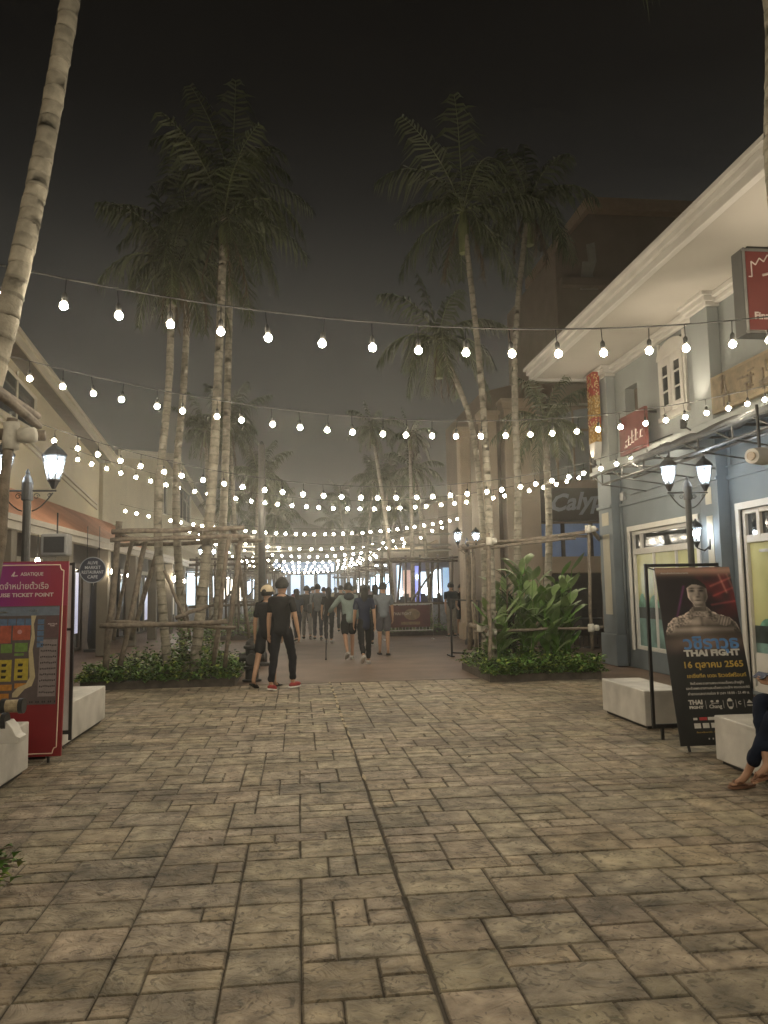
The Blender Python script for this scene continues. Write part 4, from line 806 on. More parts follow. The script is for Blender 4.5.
    MB().tube([(xl+.1, y0+.08, zt+.04), (6.4, y0+.08, zt+.04)], .015, 6).tube([(xl+.2, y0+.08, zt), (xl+.2, y0+.08, zt+.05)], .01, 6).tube([(xl+.8, y0+.08, zt), (xl+.8, y0+.08, zt+.05)], .01, 6).build('hanger', blk, t); settle(t, (xl, y0, zb))
    # red sign by corner: hangs out from the facade, facing the promenade entrance
    t = thing('hanging_sign', 'smaller dull red hanging sign beside the gold banner', 'sign'); y0 = 13.9; xa = atX(619, 455, 6.05).x; xb = 6.36; ya = 14.9; yb2 = 13.6
    v = [Vector((6.15, atX(621, 440, 6.15).y, 0)), Vector((6.15, atX(647, 430, 6.15).y, 0))]; z0 = atX(634, 452, 6.15).z; z1 = atX(634, 412, 6.15).z
    MB().box(6.12, 6.18, v[1].y, v[0].y, z0, z1).build('panel', mat('sign_dullred', (.15, .035, .03), .5, .12), t, bevel=.005)
    hs = MB(); r = random.Random(6)
    for k, (yy, hh) in enumerate(((.12, .08), (.27, .3), (.42, .38), (.6, .34), (.8, .22))):
        yy = v[0].y-(v[0].y-v[1].y)*(.15+yy*.85); zc = z0+.18*(z1-z0)+.02*k; hs.tube([(6.11, yy, zc), (6.11, yy-.02, zc+hh*.8*(z1-z0))], .012, 4); hs.tube([(6.11, yy, zc+.1), (6.11, yy-.09, zc+.12)], .010, 4); hs.tube([(6.11, yy+.04, zc), (6.11, yy-.08, zc)], .010, 4)
    hs.build('lettering', wr, t); MB().box(6.18, 6.4, v[1].y+.1, v[1].y+.14, z1-.1, z1-.06).box(6.18, 6.4, v[0].y-.14, v[0].y-.1, z1-.1, z1-.06).build('bracket', blk, t); settle(t, (6.15, v[1].y, z0))
    # gold banner at the corner
    t = thing('banner_lantern', 'tall red and gold patterned banner with white rounded tail on the corner pilaster', 'banner'); yb3 = 15.08; x = 6.17
    p = atX(609, 363, x); q = atX(611, 455, x); zt = p.z; zb = q.z; wv = .34
    def seg(a, b, m, nm, ins=0): 
        MB().box(x-.10+ins, x+.035-ins, yb3-wv/2, yb3+wv/2, zt-(zt-zb)*b, zt-(zt-zb)*a).build(nm, m, t)
    gold = mat('banner_gold', (.45, .26, .05), .5, .5, 25, det=6); rd = mat('banner_red', (.40, .07, .035), .5, .3, 12)
    seg(0, .27, rd, 'red_band'); seg(.27, .52, gold, 'gold_band', .003); seg(.52, .60, rd, 'red_band'); seg(.60, .80, gold, 'gold_band', .003)
    MB().prism([(x-.1, yb3-wv/2+wv*k/10, zt-(zt-zb)*.8-(zt-zb)*.2*math.sin(math.pi*k/10)**.5) for k in range(11)], (.13, 0, 0)).build('tail', white_b, t, fix=True)
    st = MB(); r = random.Random(5)
    for k in range(90):
        a = r.uniform(.03, .79); yy = yb3+r.uniform(-.45, .45)*wv; zz = zt-(zt-zb)*a; st.box(x-.112, x-.10, yy-.012, yy+.012, zz-.018, zz+.018)
        xx = x-.1+r.uniform(.02, .11); st.box(xx-.01, xx+.01, yb3-wv/2-.006, yb3-wv/2-.001, zz-.012, zz+.012)
    st.build('sequins', mat('sequin', (.75, .6, .3), .3, .2, metal=.6), t); settle(t, (x, yb3, zb))
    # gilt relief sign band
    t = thing('relief_sign', 'long gilt relief sign board above the shop ledge', 'sign'); ye = 10.75; z0, z1 = 4.12, 4.68
    fb = MB().box(6.22, 6.30, 6.3, ye, z0, z1).build('board', mat('gilt_board', (.24, .19, .12), .6, .2, 5, .4), t, bevel=.008)
    ins = MB().box(6.205, 6.219, 6.36, ye-.08, z0+.05, z1-.05).build('field', mat('gilt_field', (.19, .15, .095), .6, .3, 8, .5), t)
    g = MB(); r = random.Random(8); y = ye-.3
    while y > 6.5:
        for k in range(9):
            yy = y-r.uniform(0, .3); zz = r.uniform(z0+.12, z1-.12)
            if r.random() < .5: g.box(6.19, 6.204, yy-.012, yy+.012, zz-.08, zz+.08)
            else: g.box(6.19, 6.2035, yy-.07, yy+.07, zz-.012, zz+.012)
        y -= .48
    g.build('relief_characters', mat('relief_dark', (.13, .10, .07), .6, .2), ins)
    MB().box(6.30, 6.40, 6.5, 6.6, z0+.2, z0+.3).box(6.30, 6.40, 10.8, 10.9, z0+.2, z0+.3).build('bracket', blk, t); settle(t, (6.2, 8, z0))
    # folded awning truss
    t = thing('awning_frame', 'dark folded awning truss under the shop ledge', 'awning')
    a = MB()
    for (xx, zz) in ((5.55, 3.42), (5.55, 3.62), (6.15, 3.55)): a.tube([(xx, 3, zz), (xx, 13.4, zz)], .022, 6)
    for y in [3.2+.85*k for k in range(13)]: a.tube([(5.55, y, 3.42), (5.55, y, 3.62)], .014, 5).tube([(5.55, y, 3.62), (6.38, y, 3.62)], .018, 5).tube([(5.55, y, 3.42), (5.55, y+.42, 3.62)], .012, 5).tube([(5.55, y, 3.42), (6.38, y, 3.3)], .012, 5)
    a.build('truss', blk2, t)
    cl = MB(); N = 40; ysn = [2.9+9.3*i/N for i in range(N+1)]; r = random.Random(4); prof = [(6.38, 3.84), (6.15, 3.82), (5.95, 3.72), (5.75, 3.76), (5.58, 3.66), (5.52, 3.64), (5.60, 3.60)]
    vs = [(px+r.uniform(-.015, .015), y, pz+r.uniform(-.025, .025)) for y in ysn for px, pz in prof]; K = len(prof)
    cl.add(vs, [(i*K+j, i*K+j+1, (i+1)*K+j+1, (i+1)*K+j) for i in range(N) for j in range(K-1)]); o = cl.build('folded_cloth', mat('awning_dark', (.07, .075, .08), .8, .4, 6, .5), t, smooth=True); sd = o.modifiers.new('s', 'SOLIDIFY'); sd.thickness = .02
    settle(t, (5.55, 3, 3.4))
    # white floodlight camera
    t = thing('floodlight', 'white round spotlight fixed on the awning truss', 'spotlight'); c = atY(757, 457, 8.0); MB().tube([c+Vector((-.10, -.06, 0)), c+Vector((.12, .06, .02))], [.085, .105], 18).build('housing', white_b, t); MB().tube([c+Vector((-.12, -.07, 0)), c+Vector((-.101, -.061, 0))], .05, 14).build('lens', mat('lens_brown', (.25, .17, .1), .3, .2), t)
    e = Vector((c.x+.1, c.y+.1, 3.62)); MB().tube([c+Vector((.05, .03, .0)), c+Vector((.1, .1, .02)), e], .02, 6).build('bracket', blk, t); settle(t, c)
shop()
def spot(loc, to, power, col, size, nm, lab, housing=True, r=.05, blend=.8):
    t = thing('uplight', lab, 'spotlight', 'facade uplights'); loc = Vector(loc); to = Vector(to); d = (to-loc).normalized()
    MB().tube([loc-d*.14, loc-d*.01], [.045, .06], 12).build('housing', blk, t); MB().tube([loc-d*.10, loc-d*.12+Vector((.12, 0, -.05))], .012, 6).build('bracket', blk, t)
    L = bpy.data.lights.new(nm, 'SPOT'); L.energy = power; L.color = col; L.spot_size = R(size); L.spot_blend = blend; L.shadow_soft_size = r
    o = bpy.data.objects.new(nm, L); C.objects.link(o); o.location = loc+d*.01; o.rotation_euler = d.to_track_quat('-Z', 'Y').to_euler(); o.parent = t
    settle(t, loc)
W = (1, .84, .64)
spot((5.95, 11.09, 4.12), (6.25, 11.09, 6.1), 55, W, 80, 'spot', 'small black uplight at the foot of the glowing pale pilaster')
spot((6.08, 15.1, 4.2), (6.2, 15.2, 6.1), 60, W, 110, 'spot', 'small black uplight below the gold banner tail')
spot((6.02, 7.7, 4.22), (6.1, 7.7, 6.1), 75, W, 110, 'spot', 'small black uplight hidden behind the red box sign')
spot((6.02, 3.9, 4.22), (6.1, 3.9, 6.1), 70, W, 120, 'spot', 'small black uplight at the pilaster nearest the entrance')
# ------------------------------------------------------------------ restaurant building facing the promenade
def restaurant():
    Y = 24.0; t = thing('restaurant_building', 'tall brown building with beige columns and dark script sign', 'building')
    P = lambda u, v: (atY(u, v, Y).x, Y, atY(u, v, Y).z)
    tl = P(555, 252); tt = P(588, 214)
    MB().prism([(5.95, Y, -.1), (20, Y, -.1), (20, Y, tt[2]), (tt[0], Y, tt[2]), (tl[0], Y, tl[2]), (tl[0], Y, 8.6), (5.95, Y, 7.9)], (0, 6, 0)).build('body', brownb, t, fix=True)
    MB().prism([(tt[0]-.2, Y-.4, tt[2]), (20, Y-.4, tt[2]), (20, Y-.4, tt[2]+.4), (tt[0]-.2, Y-.4, tt[2]+.4)], (0, 7, 0)).build('roof_cornice', mat('cornice_brown', (.30, .22, .15), .8, .1), t, fix=True)
    for (u0, u1, vt) in ((499, 532, 412), (478, 492, 424), (456, 466, 440)):
        a = P(u0, vt); b = P(u1, vt); c = MB().box(a[0], b[0], Y-.55, Y-.01, -.01, a[2]).build('column', beige, t, bevel=.03)
        MB().box(a[0]-.06, b[0]+.06, Y-.6, Y-.0, a[2], a[2]+.18).box(a[0]-.1, b[0]+.1, Y-.65, Y, a[2]+.18, a[2]+.3).build('capital', beige, c)
        MB().box(a[0]-.07, b[0]+.07, Y-.62, Y-.0, 0, .5).build('column_base', beige, c)
    # beams
    p = P(540, 375); q = P(540, 384)
    MB().box(P(534, 380)[0], 20, Y-.3, Y-.01, q[2], q[2]+.12).box(P(548, 404)[0], 20, Y-.2, Y-.012, P(548, 404)[2]-.06, P(548, 404)[2]).build('beam', cream_t, t)
    MB().tube([(P(588, 370)[0], Y-.9, q[2]+.1), (P(588, 370)[0], Y-.9, P(588, 355)[2])], .09, 8).build('downpipe', whitep, t)
    # arched window
    cx = P(605, 440)[0]; zb = P(560, 480)[2]; zs = P(560, 430)[2]; hw = cx-P(548, 440)[0]; rise = P(560, 404)[2]-zs-.1
    w = MB(); w.prism([(cx-hw, Y-.05, zb), (cx+hw, Y-.05, zb)]+[(cx+hw*math.cos(math.pi*k/14), Y-.05, zs+rise*math.sin(math.pi*k/14)) for k in range(15)], (0, .04, 0))
    wo = w.build('arched_window', mat('pane_grey', (.20, .22, .23), .3, .1), t, fix=True)
    mm = MB()
    for k in range(-3, 4): mm.box(cx+k*hw/3.5-.03, cx+k*hw/3.5+.03, Y-.09, Y-.052, zb, zs+rise*.8)
    mm.box(cx-hw, cx+hw, Y-.09, Y-.053, zs-.05, zs+.03); mm.build('mullions', brownb, wo)
    # sign
    a = P(532, 490); b = P(532, 522); sg = MB().box(a[0], a[0]+5, Y-.45, Y-.02, b[2], a[2]).build('sign_board', mat('sign_black', (.035, .03, .028), .5, .1), t)
    text('lettering', 'Calypso', .80, mat('script_blue', (.26, .29, .38), .5, .1), sg, frameM((a[0]+.45, Y-.47, (a[2]+b[2])/2), (1, 0, .08), (.30, 0, 1)), .025, align='LEFT', width=2.5)
    # lit windows under the sign
    z1 = P(560, 524)[2]; z0 = P(560, 557)[2]; wn = MB().box(a[0], a[0]+5, Y-.06, Y-.02, z0, z1).build('window_band', mat('blue_window', (.2, .3, .5), .4, .15, 2, emit=.05, ecol=(.35, .5, .9)), t)
    mu = MB(); 
    for u in (532, 562, 590, 620): x = P(u, 540)[0]; mu.box(x-.06, x+.06, Y-.12, Y-.062, z0, z1)
    mu.build('mullions', darkint, wn)
    MB().box(a[0], a[0]+5, Y-.3, Y-.01, P(560, 573)[2], z0).build('sill_band', beige, t)
    MB().box(a[0], a[0]+5, Y-.08, Y-.012, 0.0, P(560, 574)[2]).build('dark_front', darkint, t)
    # pale relief ornament high on the wall
    o = MB(); pts = [(580, 290), (582, 262), (588, 262), (586, 245), (594, 243), (596, 262), (592, 275), (598, 290)]
    o.prism([(P(*q)[0], Y-.05, P(*q)[2]) for q in pts], (0, .04, 0)).build('wall_ornament', mat('ornament', (.30, .27, .22), .7, .1), t, fix=True)
    MB().box(P(560, 300)[0], 20, Y-.3, Y-.01, P(560, 288)[2], P(560, 280)[2]).build('beam', brownb, t)
    settle(t, (5.95, Y, 0))
    # dining furniture hints on terrace: low hedge box
restaurant()
def chairs():
    for i, (x, y, lab) in enumerate(((7.0, 19.5, 'dark terrace chair near the walkway below the blue window band'), (7.9, 20.2, 'dark terrace chair deeper on the terrace below the blue window band'), (8.7, 19.4, 'dark terrace chair next to the blue shop wall'))):
        t = thing('terrace_chair', lab, 'chair', 'dark chairs on the restaurant terrace')
        MB().box(x-.22, x+.22, y-.22, y+.22, .42, .46).build('seat', blk2, t); MB().box(x-.22, x+.22, y+.19, y+.22, .5, .95).build('backrest', blk2, t)
        for a in (-.2, .2):
            for b in (-.2, .2): MB().tube([(x+a, y+b, -.01), (x+a, y+b, .42 if b < 0 else .95)], .014, 6).build('leg', blk2, t)
        settle(t, (x, y, 0))
chairs()
# terrace table between the chairs
t = thing('terrace_table', 'dark round terrace table between the terrace chairs', 'table'); MB().lathe([(.35, .72), (.35, .75)], (7.5, 19.3, 0), 20).build('tabletop', blk2, t); MB().lathe([(.22, -.01), (.2, .02), (.03, .04), (.03, .72)], (7.5, 19.3, 0), 12).build('pedestal', blk2, t); settle(t, (7.5, 19.3, 0))
# downpipe post by the corner
t = thing('grey_post', 'thin blue grey post standing against the blue shop corner', 'post'); p = atY(603, 505, 16.3); MB().tube([(p.x, 16.3, -.01), (p.x, 16.3, p.z+.4)], .06, 10).build('pole', bluew, t); MB().tube([(p.x, 16.3, p.z+.38), (p.x+.5, 16.0, p.z+.95)], .05, 8).build('top_arm', bluew, t); settle(t, (p.x, 16.3, 0))
# ------------------------------------------------------------------ lit shops beyond
def lit_shop(y0, y1, label, seed, zt=5.5, X=6.3, k=1.0):
    t = thing('night_shop', label, 'shop', 'lit shops along the promenade'); r = random.Random(seed)
    MB().box(X+.5, X+8, y0, y1, 0, zt).build('wall', mat('shop_wall', (.30, .25, .20), .8, .1, 1.5), t)
    MB().box(X+.2, X+8.3, y0+.02, y1-.02, zt, zt+.25).build('roof', roofm, t)
    MB().prism([(X-1.0, y0+.3, 3.1), (X-1.0, y0+.3, 3.0), (X+.5, y0+.3, 3.75), (X+.5, y0+.3, 3.95)], (0, y1-y0-.6, 0)).build('canopy', mat('canopy_cream', (.45, .38, .28), .8, .1), t, fix=True)
    n = int((y1-y0)/1.7); cols = [(.75, .88, 1), (1, 1, 1), (.6, .8, 1), (1, .75, .5), (.25, .35, 1)]
    for i in range(n):
        a = y0+.3+i*(y1-y0-.6)/n; b = a+(y1-y0-.6)/n*.86; c = r.choice(cols[:3] if r.random() < .7 else cols); s = round(r.uniform(.8, 3.0)*k, 1)
        w = MB().box(X+.44, X+.498, a, b, .5, 2.75).build('shop_window', mat('shop_glow_%d_%d' % (int(s*10), int(c[0]*100+c[1]*7)), (.5, .5, .5), .3, .1, emit=s*.5, ecol=c), t)
        d = MB()
        for q in range(5): yy = r.uniform(a+.1, b-.2); zz = .5; d.box(X+.40, X+.438, yy, yy+r.uniform(.08, .2), zz, zz+r.uniform(.3, 1.3))
        d.build('goods', mat('goods_dark', (.06, .05, .06), .6, .4, 8), w)
        MB().box(X+.3, X+.499, b, b+(y1-y0-.6)/n*.14, 0, 2.95).build('pier', mat('pier_grey', (.25, .24, .23), .7, .1), t)
    MB().box(X+.36, X+.499, y0+.3, y1-.3, 2.95, 3.3).build('shop_fascia', mat('fascia_%d' % seed, (.15, .16, .25), .5, .3, 2), t)
    settle(t, (X, y0, 0))
lit_shop(36.6, 42.5, 'shop with blue white glowing windows beyond the beige columns', 1, 5.8, k=1.5)
lit_shop(43, 49.5, 'second glowing shop, next along from the beige columns', 2, 5.2, k=1.3)
lit_shop(50, 58, 'third glowing shop along from the beige columns', 3, 5.0)
lit_shop(58.5, 74, 'fourth and farthest glowing shop along from the beige columns', 4, 4.8)
def stall():
    Y = 34.5; t = thing('lit_stall', 'bright blue white stall with glowing screens behind the red banner barrier', 'market stall'); x0 = atY(396, 580, Y).x; x1 = atY(450, 580, Y).x; z = lambda v: atY(420, v, Y).z
    MB().box(x0, x1, Y+.02, Y+1.6, 0, z(558)).build('back_wall', mat('stall_wall', (.25, .24, .28), .7, .1), t)
    MB().prism([(x0-.2, Y-1.2, z(563)), (x0-.2, Y+1.7, z(548)), (x0-.2, Y+1.7, z(546)), (x0-.2, Y-1.2, z(561))], (x1-x0+.4, 0, 0)).build('canopy', _mc['canopy_cream'], t, fix=True)
    def pan(u0, u1, v0, v1, c, s, nm='glowing_panel', k=0): MB().box(atY(u0, 580, Y).x, atY(u1, 580, Y).x, Y-.02-k, Y+.015-k, z(v1), z(v0)).build(nm, mat('stall_glow_%d' % u0, (.5, .5, .5), .3, .1, emit=s, ecol=c), t)
    pan(397, 402, 565, 604, (.6, .85, 1), 1.6); pan(403, 412, 570, 600, (1, .55, .35), .45); pan(413, 420, 566, 602, (.25, .3, 1), .8); pan(421, 431, 572, 603, (.7, .88, 1), 2.2); pan(433, 441, 570, 606, (.75, .9, 1), 2.6); pan(443, 449, 568, 604, (.35, .6, .9), .7)
    r_ = random.Random(3); g = MB()
    for k in range(16): xx = r_.uniform(x0, x1-.2); g.box(xx, xx+r_.uniform(.08, .25), Y-.3, Y-.12, .9, .9+r_.uniform(.1, .5))
    g.build('goods', mat('goods_dark', (.06, .05, .06), .6, .4, 8), t); MB().box(x0, x1, Y-.5, Y-.05, 0, .9).build('counter', mat('counter_pale', (.3, .32, .36), .6, .2), t)
    for u, v, c in ((400, 592, (1, .9, .8)), (417, 577, (.3, .4, 1)), (426, 590, (1, 1, 1)), (437, 592, (1, .95, .9))): MB().ell((atY(u, 580, Y).x, Y-.2, z(v)), (.10, .06, .10), 10, 8).build('lamp', mat('stall_lamp_%d' % u, (.5, .5, .5), .3, 0, emit=14, ecol=c), t)
    settle(t, (x0, Y, 0))
stall()
for i, (x, y, c, l) in enumerate(((-4.3, 35.2, (.7, .88, 1), 'added cool lit kiosk beside the twin lantern post by the second hall'), (-4.2, 46.5, (1, .9, .75), 'added warm lit kiosk between the third and fourth planters'), (-4.1, 58.5, (.6, .8, 1), 'added blue lit kiosk farthest along the market halls'), (5.3, 46.2, (.6, .82, 1), 'added blue white kiosk on the lit shops side of the third planter'), (5.2, 59.6, (.85, .92, 1), 'added pale lit kiosk near the end hall on the lit shops side'))):
    t = thing('kiosk', l, 'kiosk', 'small kiosks added for their light')  # kiosks added so their glow lights the far promenade
    MB().box(x-.9, x+.9, y, y+1.4, 0, .95).build('counter', _mc['counter_pale'], t); MB().box(x-1.0, x+1.0, y-.3, y+1.5, 2.5, 2.6).build('roof', roofm, t)
    for a in (-.85, .85):
        for b in (.05, 1.35): MB().box(x+a-.03, x+a+.03, y+b-.03, y+b+.03, .95, 2.5).build('post', blk, t)
    MB().box(x-.8, x+.8, y+1.3, y+1.34, 1.0, 2.3).build('fill_light_panel', mat('kiosk_fill_glow_%d' % i, (.5, .5, .5), .3, .1, emit=4, ecol=c), t)
    for k in range(3): MB().tube([(x-.6+.6*k, y+.1, 2.38), (x-.35+.6*k, y+.1, 2.38)], .025, 6).build('fill_tube_light', mat('tube_fill_glow_%d' % i, (.5, .5, .5), .3, 0, emit=45, ecol=c), t)
    g = MB(); rr = random.Random(i)
    for k in range(6): xx = rr.uniform(x-.8, x+.6); g.box(xx, xx+.2, y+.3, y+.5, .95, .95+rr.uniform(.1, .5))
    g.build('goods', _mc['goods_dark'], t); settle(t, (x, y, 0))
# end building closing the view
t = thing('end_hall', 'pale lit hall closing the far end of the promenade', 'building'); MB().box(-9, 10, 84, 90, 0, 6).build('wall', mat('end_wall', (.3, .3, .3), .8, .1), t); MB().prism([(-9.5, 83.5, 6), (10.5, 83.5, 6), (.5, 83.5, 9)], (0, 7, 0)).build('roof', roofm, t, fix=True)
for i in range(12): MB().box(-8+i*1.45, -7+i*1.45, 83.9, 83.99, .4, 3.2).build('window', mat('end_glow', (.5, .5, .5), .3, .1, emit=1.3, ecol=(.62, .78, 1)), t)
MB().box(-3, 4, 83.8, 83.98, 3.6, 4.6).build('sign_panel', mat('end_sign', (.3, .4, .8), .3, .1, emit=.35, ecol=(.5, .7, 1)), t); settle(t, (0, 84, 0))
# ------------------------------------------------------------------ market hall
def hall(label, prof, y0, y1, X, zlow, win, seed, trim=None):
    t = thing('market_hall', label, 'building', 'market halls with cream gables'); 
    MB().prism([(X, y0, 3.0)]+[(X, y, z) for y, z in prof]+[(X, y1, 3.0)], (-8, 0, 0)).build('gable_wall', cream, t, fix=True)
    ro = MB()
    for (a, za), (b, zb) in zip(prof, prof[1:]): ro.prism([(X+.45, a, za), (X+.45, b, zb), (X+.45, b, zb+.16), (X+.45, a, za+.16)], (-9, 0, 0))
    ro.build('roof', roofm, t, fix=True); fa = MB()
    for (a, za), (b, zb) in zip(prof, prof[1:]): fa.prism([(X+.50, a, za-.10), (X+.50, b, zb-.10), (X+.50, b, zb+.18), (X+.50, a, za+.18)], (-.045, 0, 0)).prism([(X+.56, a, za+.10), (X+.56, b, zb+.10), (X+.56, b, zb+.2), (X+.56, a, za+.2)], (-.058, 0, 0))
    fa.build('bargeboard', cream_t, t, fix=True)
    if trim:
        tr = MB()
        for k in (0, .14): tr.prism([(X+.06-.02*k, trim[0], trim[1]-k), (X+.06-.02*k, trim[2], trim[3]-k), (X+.06-.02*k, trim[2], trim[3]-k+.06), (X+.06-.02*k, trim[0], trim[1]-k+.06)], (-.058, 0, 0))
        tr.build('rake_trim', cream_t, t, fix=True)
    for pts in win:
        w = MB().prism([(X+.02, y, z) for y, z in pts], (-.019, 0, 0)).build('window', glassd, t, fix=True); f = MB(); n = len(pts)
        for i in range(n): a = pts[i]; b = pts[(i+1) % n]; f.tube([(X+.03, *a), (X+.03, *b)], .045, 4)
        ys = [p[0] for p in pts]; zs = [p[1] for p in pts]
        for k in (1, 2): yy = min(ys)+(max(ys)-min(ys))*k/3; f.tube([(X+.03, yy, min(zs)), (X+.03, yy, min(zs)+(max(zs)-min(zs))*.9)], .025, 4)
        f.build('frame', cream_t, w)
    settle(t, (X, y0, 0)); return t
XL = -6.2
p1 = atX(15, 324, XL+.5)-Vector((0, 0, .2)); p2 = atX(116, 457, XL+.5)-Vector((0, 0, .2)); sl = (p2.z-p1.z)/(p2.y-p1.y); yp = -9; zp = lambda y: p1.z+sl*(y-p1.y)
q1 = atX(17, 432, XL); q2 = atX(113, 521, XL); slq = (q2.z-q1.z)/(q2.y-q1.y)
wy0, wy1 = atX(-30, 400, XL).y, atX(34, 400, XL).y; wz = 5.45
hall('large cream market hall gable with a slanting dark window', [(yp, zp(yp)), (p2.y, p2.z)], yp, p2.y, XL, 3, [[(wy0, wz), (wy1, wz), (wy1, zp(wy1)-.28), (wy0, zp(wy0)-.32)]], 1, (yp, q1.z+slq*(yp-q1.y), p2.y-.3, q1.z+slq*(p2.y-.3-q1.y)))
g1 = atX(120, 466, XL); g2 = atX(165, 458, XL); g3 = atX(204, 512, XL)
hall('second cream market hall gable with tall dark windows behind the palms', [(p2.y+.5, g1.z), (g2.y, g2.z), (g3.y, g3.z-.4)], p2.y+.5, g3.y, XL, 3,
     [[(a.y, b.z), (c.y, b.z), (c.y, d.z), (a.y, d.z)] for a, b, c, d in [(atX(155, 500, XL), atX(160, 512, XL), atX(166, 500, XL), atX(162, 478, XL)), (atX(178, 500, XL), atX(184, 521, XL), atX(190, 500, XL), atX(184, 490, XL))]], 2)
h1 = atX(212, 524, XL); hall('third and farthest market hall gable with white framed windows', [(g3.y+.5, 6.6), (g3.y+9, 8.3), (g3.y+24, 6.2)], g3.y+.5, g3.y+24, XL, 3, [[(g3.y+4+3*k, 4.6), (g3.y+6+3*k, 4.6), (g3.y+6+3*k, 6.6), (g3.y+4+3*k, 6.6)] for k in range(4)], 3)
# arcade under the halls
def arcade():
    t = thing('arcade', 'covered shop arcade with sloping awning along the market halls', 'arcade'); XA = -4.85; XW = -6.25; Y1 = 76
    a1 = 26.4
    def aw(y0, y1, m, nm): MB().prism([(XA, y0, 2.90), (XW+.06, y0, 3.86), (XW+.06, y0, 3.92), (XA, y0, 2.96)], (0, y1-y0, 0)).build(nm, m, t, fix=True)
    aw(-9, a1, awning_lit, 'awning'); aw(a1+.01, Y1, cream, 'awning')
    MB().box(XA-.02, XA+.04, -9, Y1, 2.72, 2.95).box(XA+.04, XA+.09, -9, Y1, 2.86, 2.97).build('gutter_fascia', mat('fascia_grey', (.40, .37, .32), .7, .08), t, bevel=.008)
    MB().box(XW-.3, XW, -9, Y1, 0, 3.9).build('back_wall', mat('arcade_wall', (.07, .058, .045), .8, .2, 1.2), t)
    r = random.Random(5); y = 7.1; i = 0
    while y < 74:
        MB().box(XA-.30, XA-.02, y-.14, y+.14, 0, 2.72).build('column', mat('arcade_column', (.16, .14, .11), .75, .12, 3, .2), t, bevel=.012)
        # shopfront bay
        a = y+.2; b = y+3.2
        MB().box(XW+.002, XW+.06, a, a+1.9, .1, 2.3).build('shop_glass', glassd, t)
        fr = MB(); 
        for yy in (a, a+.93, a+1.84): fr.box(XW+.062, XW+.1, yy, yy+.06, .1, 2.3)
        fr.box(XW+.06, XW+.11, a-.02, a+1.94, 2.3, 2.45); fr.build('shop_frame', (cream_t if i % 2 else wood_d), t)
        if i in (3, 4, 6, 7, 9, 11, 14): MB().box(XW+.062, XW+.07, a+1.0, a+1.8, .5, 2.2).build('lit_pane', mat('pane_glow_%d' % (i % 3), (.4, .4, .4), .3, .1, emit=(.35, .5, .25)[i % 3], ecol=((1, .85, .6), (.75, .75, 1), (.9, .7, 1))[i % 3]), t)
        MB().box(XW+.002, XW+.08, a+2.2, a+2.95, 0, 2.25).build('shop_door', (wood_d if i % 3 else mat('shutter_pale', (.35, .36, .4), .6, .1)), t)
        y += 3.4; i += 1
    settle(t, (XA, 0, 0)); 
    # wall lamps on the columns, items in the bays
    for i, (u, v, xx) in enumerate(((126, 575, -4.7), (174, 580, -4.75), (184, 581, -4.75), (243, 587, -4.75), (251, 588, -4.75))):
        p = atX(u, v, xx); lab = ['single glowing column lamp next to the round sign', 'glowing column lamp, nearer of the pair between the palm trunks', 'glowing column lamp, farther of the pair between the palm trunks', 'small column lamp left of the dark mast', 'small column lamp close against the dark mast'][i]
        t = thing('column_lamp', lab, 'wall lamp', 'lamps on the arcade columns'); MB().ell(p, (.055, .055, .07), 10, 8).build('globe', lamp_warm, t); MB().tube([p+Vector((-.14, 0, -.1)), p+Vector((-.04, 0, -.12)), p+Vector((0, 0, -.06))], .015, 6).box(p.x-.16, p.x-.12, p.y-.05, p.y+.05, p.z-.2, p.z).build('bracket', blk, t); settle(t, p)
    for k, nm in ((4, 'fifth'), (7, 'eighth'), (9, 'tenth'), (11, 'twelfth'), (13, 'fourteenth'), (15, 'sixteenth')):
        p = Vector((-4.74, 7.1+3.4*k-.2, 2.15)); t = thing('column_lamp', 'small warm column lamp on the %s arcade column' % nm, 'wall lamp', 'lamps on the arcade columns'); MB().ell(p, (.055, .055, .07), 10, 8).build('globe', lamp_warm, t); MB().tube([p+Vector((-.1, .06, -.1)), p+Vector((-.04, 0, -.12)), p+Vector((0, 0, -.06))], .015, 6).build('bracket', blk, t); settle(t, p)
    # lamp glow in near bay
    p = Vector((-5.0, atX(38, 545, -5.0).y, 2.25)); t = thing('column_lamp', 'warm lamp lighting the column right above the ticket board', 'wall lamp', 'lamps on the arcade columns'); MB().ell(p, (.04, .05, .06), 10, 8).build('globe', lamp_warm, t); MB().tube([p+Vector((0, .0, .05)), p+Vector((0, .0, .55))], .01, 6).build('bracket', blk, t); settle(t, p)
    # round sign
    c = atY(93, 570, 13.6); t = thing('round_sign', 'round dark blue sign with pale rim hanging from the arcade', 'sign'); r0 = .215
    d = MB().tube([c+Vector((0, .02, 0)), c+Vector((0, -.02, 0))], r0, 32).build('disc', mat('sign_navy', (.02, .025, .05), .4, .1), t)
    rim = MB().tube([c+Vector((math.cos(a)*r0, -.02, math.sin(a)*r0)) for a in [2*math.pi*k/32 for k in range(33)]], .009, 5).build('rim', mat('rim_pale', (.3, .32, .36), .5, .1), t)
    ws = mat('sign_pale', (.45, .46, .5), .5, .1)
    for k, (s, w_) in enumerate((('ALIVE', .17), ('MARKET', .26), ('RESTAURANT', .36), ('CAFE', .17))): text('lettering', s, .075, ws, d, frameM(c+Vector((0, -.024, .12-.08*k)), (1, 0, 0), (0, 0, 1)), .001, width=w_)
    MB().tube([c+Vector((-.1, 0, r0*.85)), c+Vector((-.1, 0, .75))], .006, 4).tube([c+Vector((.1, 0, r0*.85)), c+Vector((.1, 0, .75))], .006, 4).build('hanger', blk, t); settle(t, c)
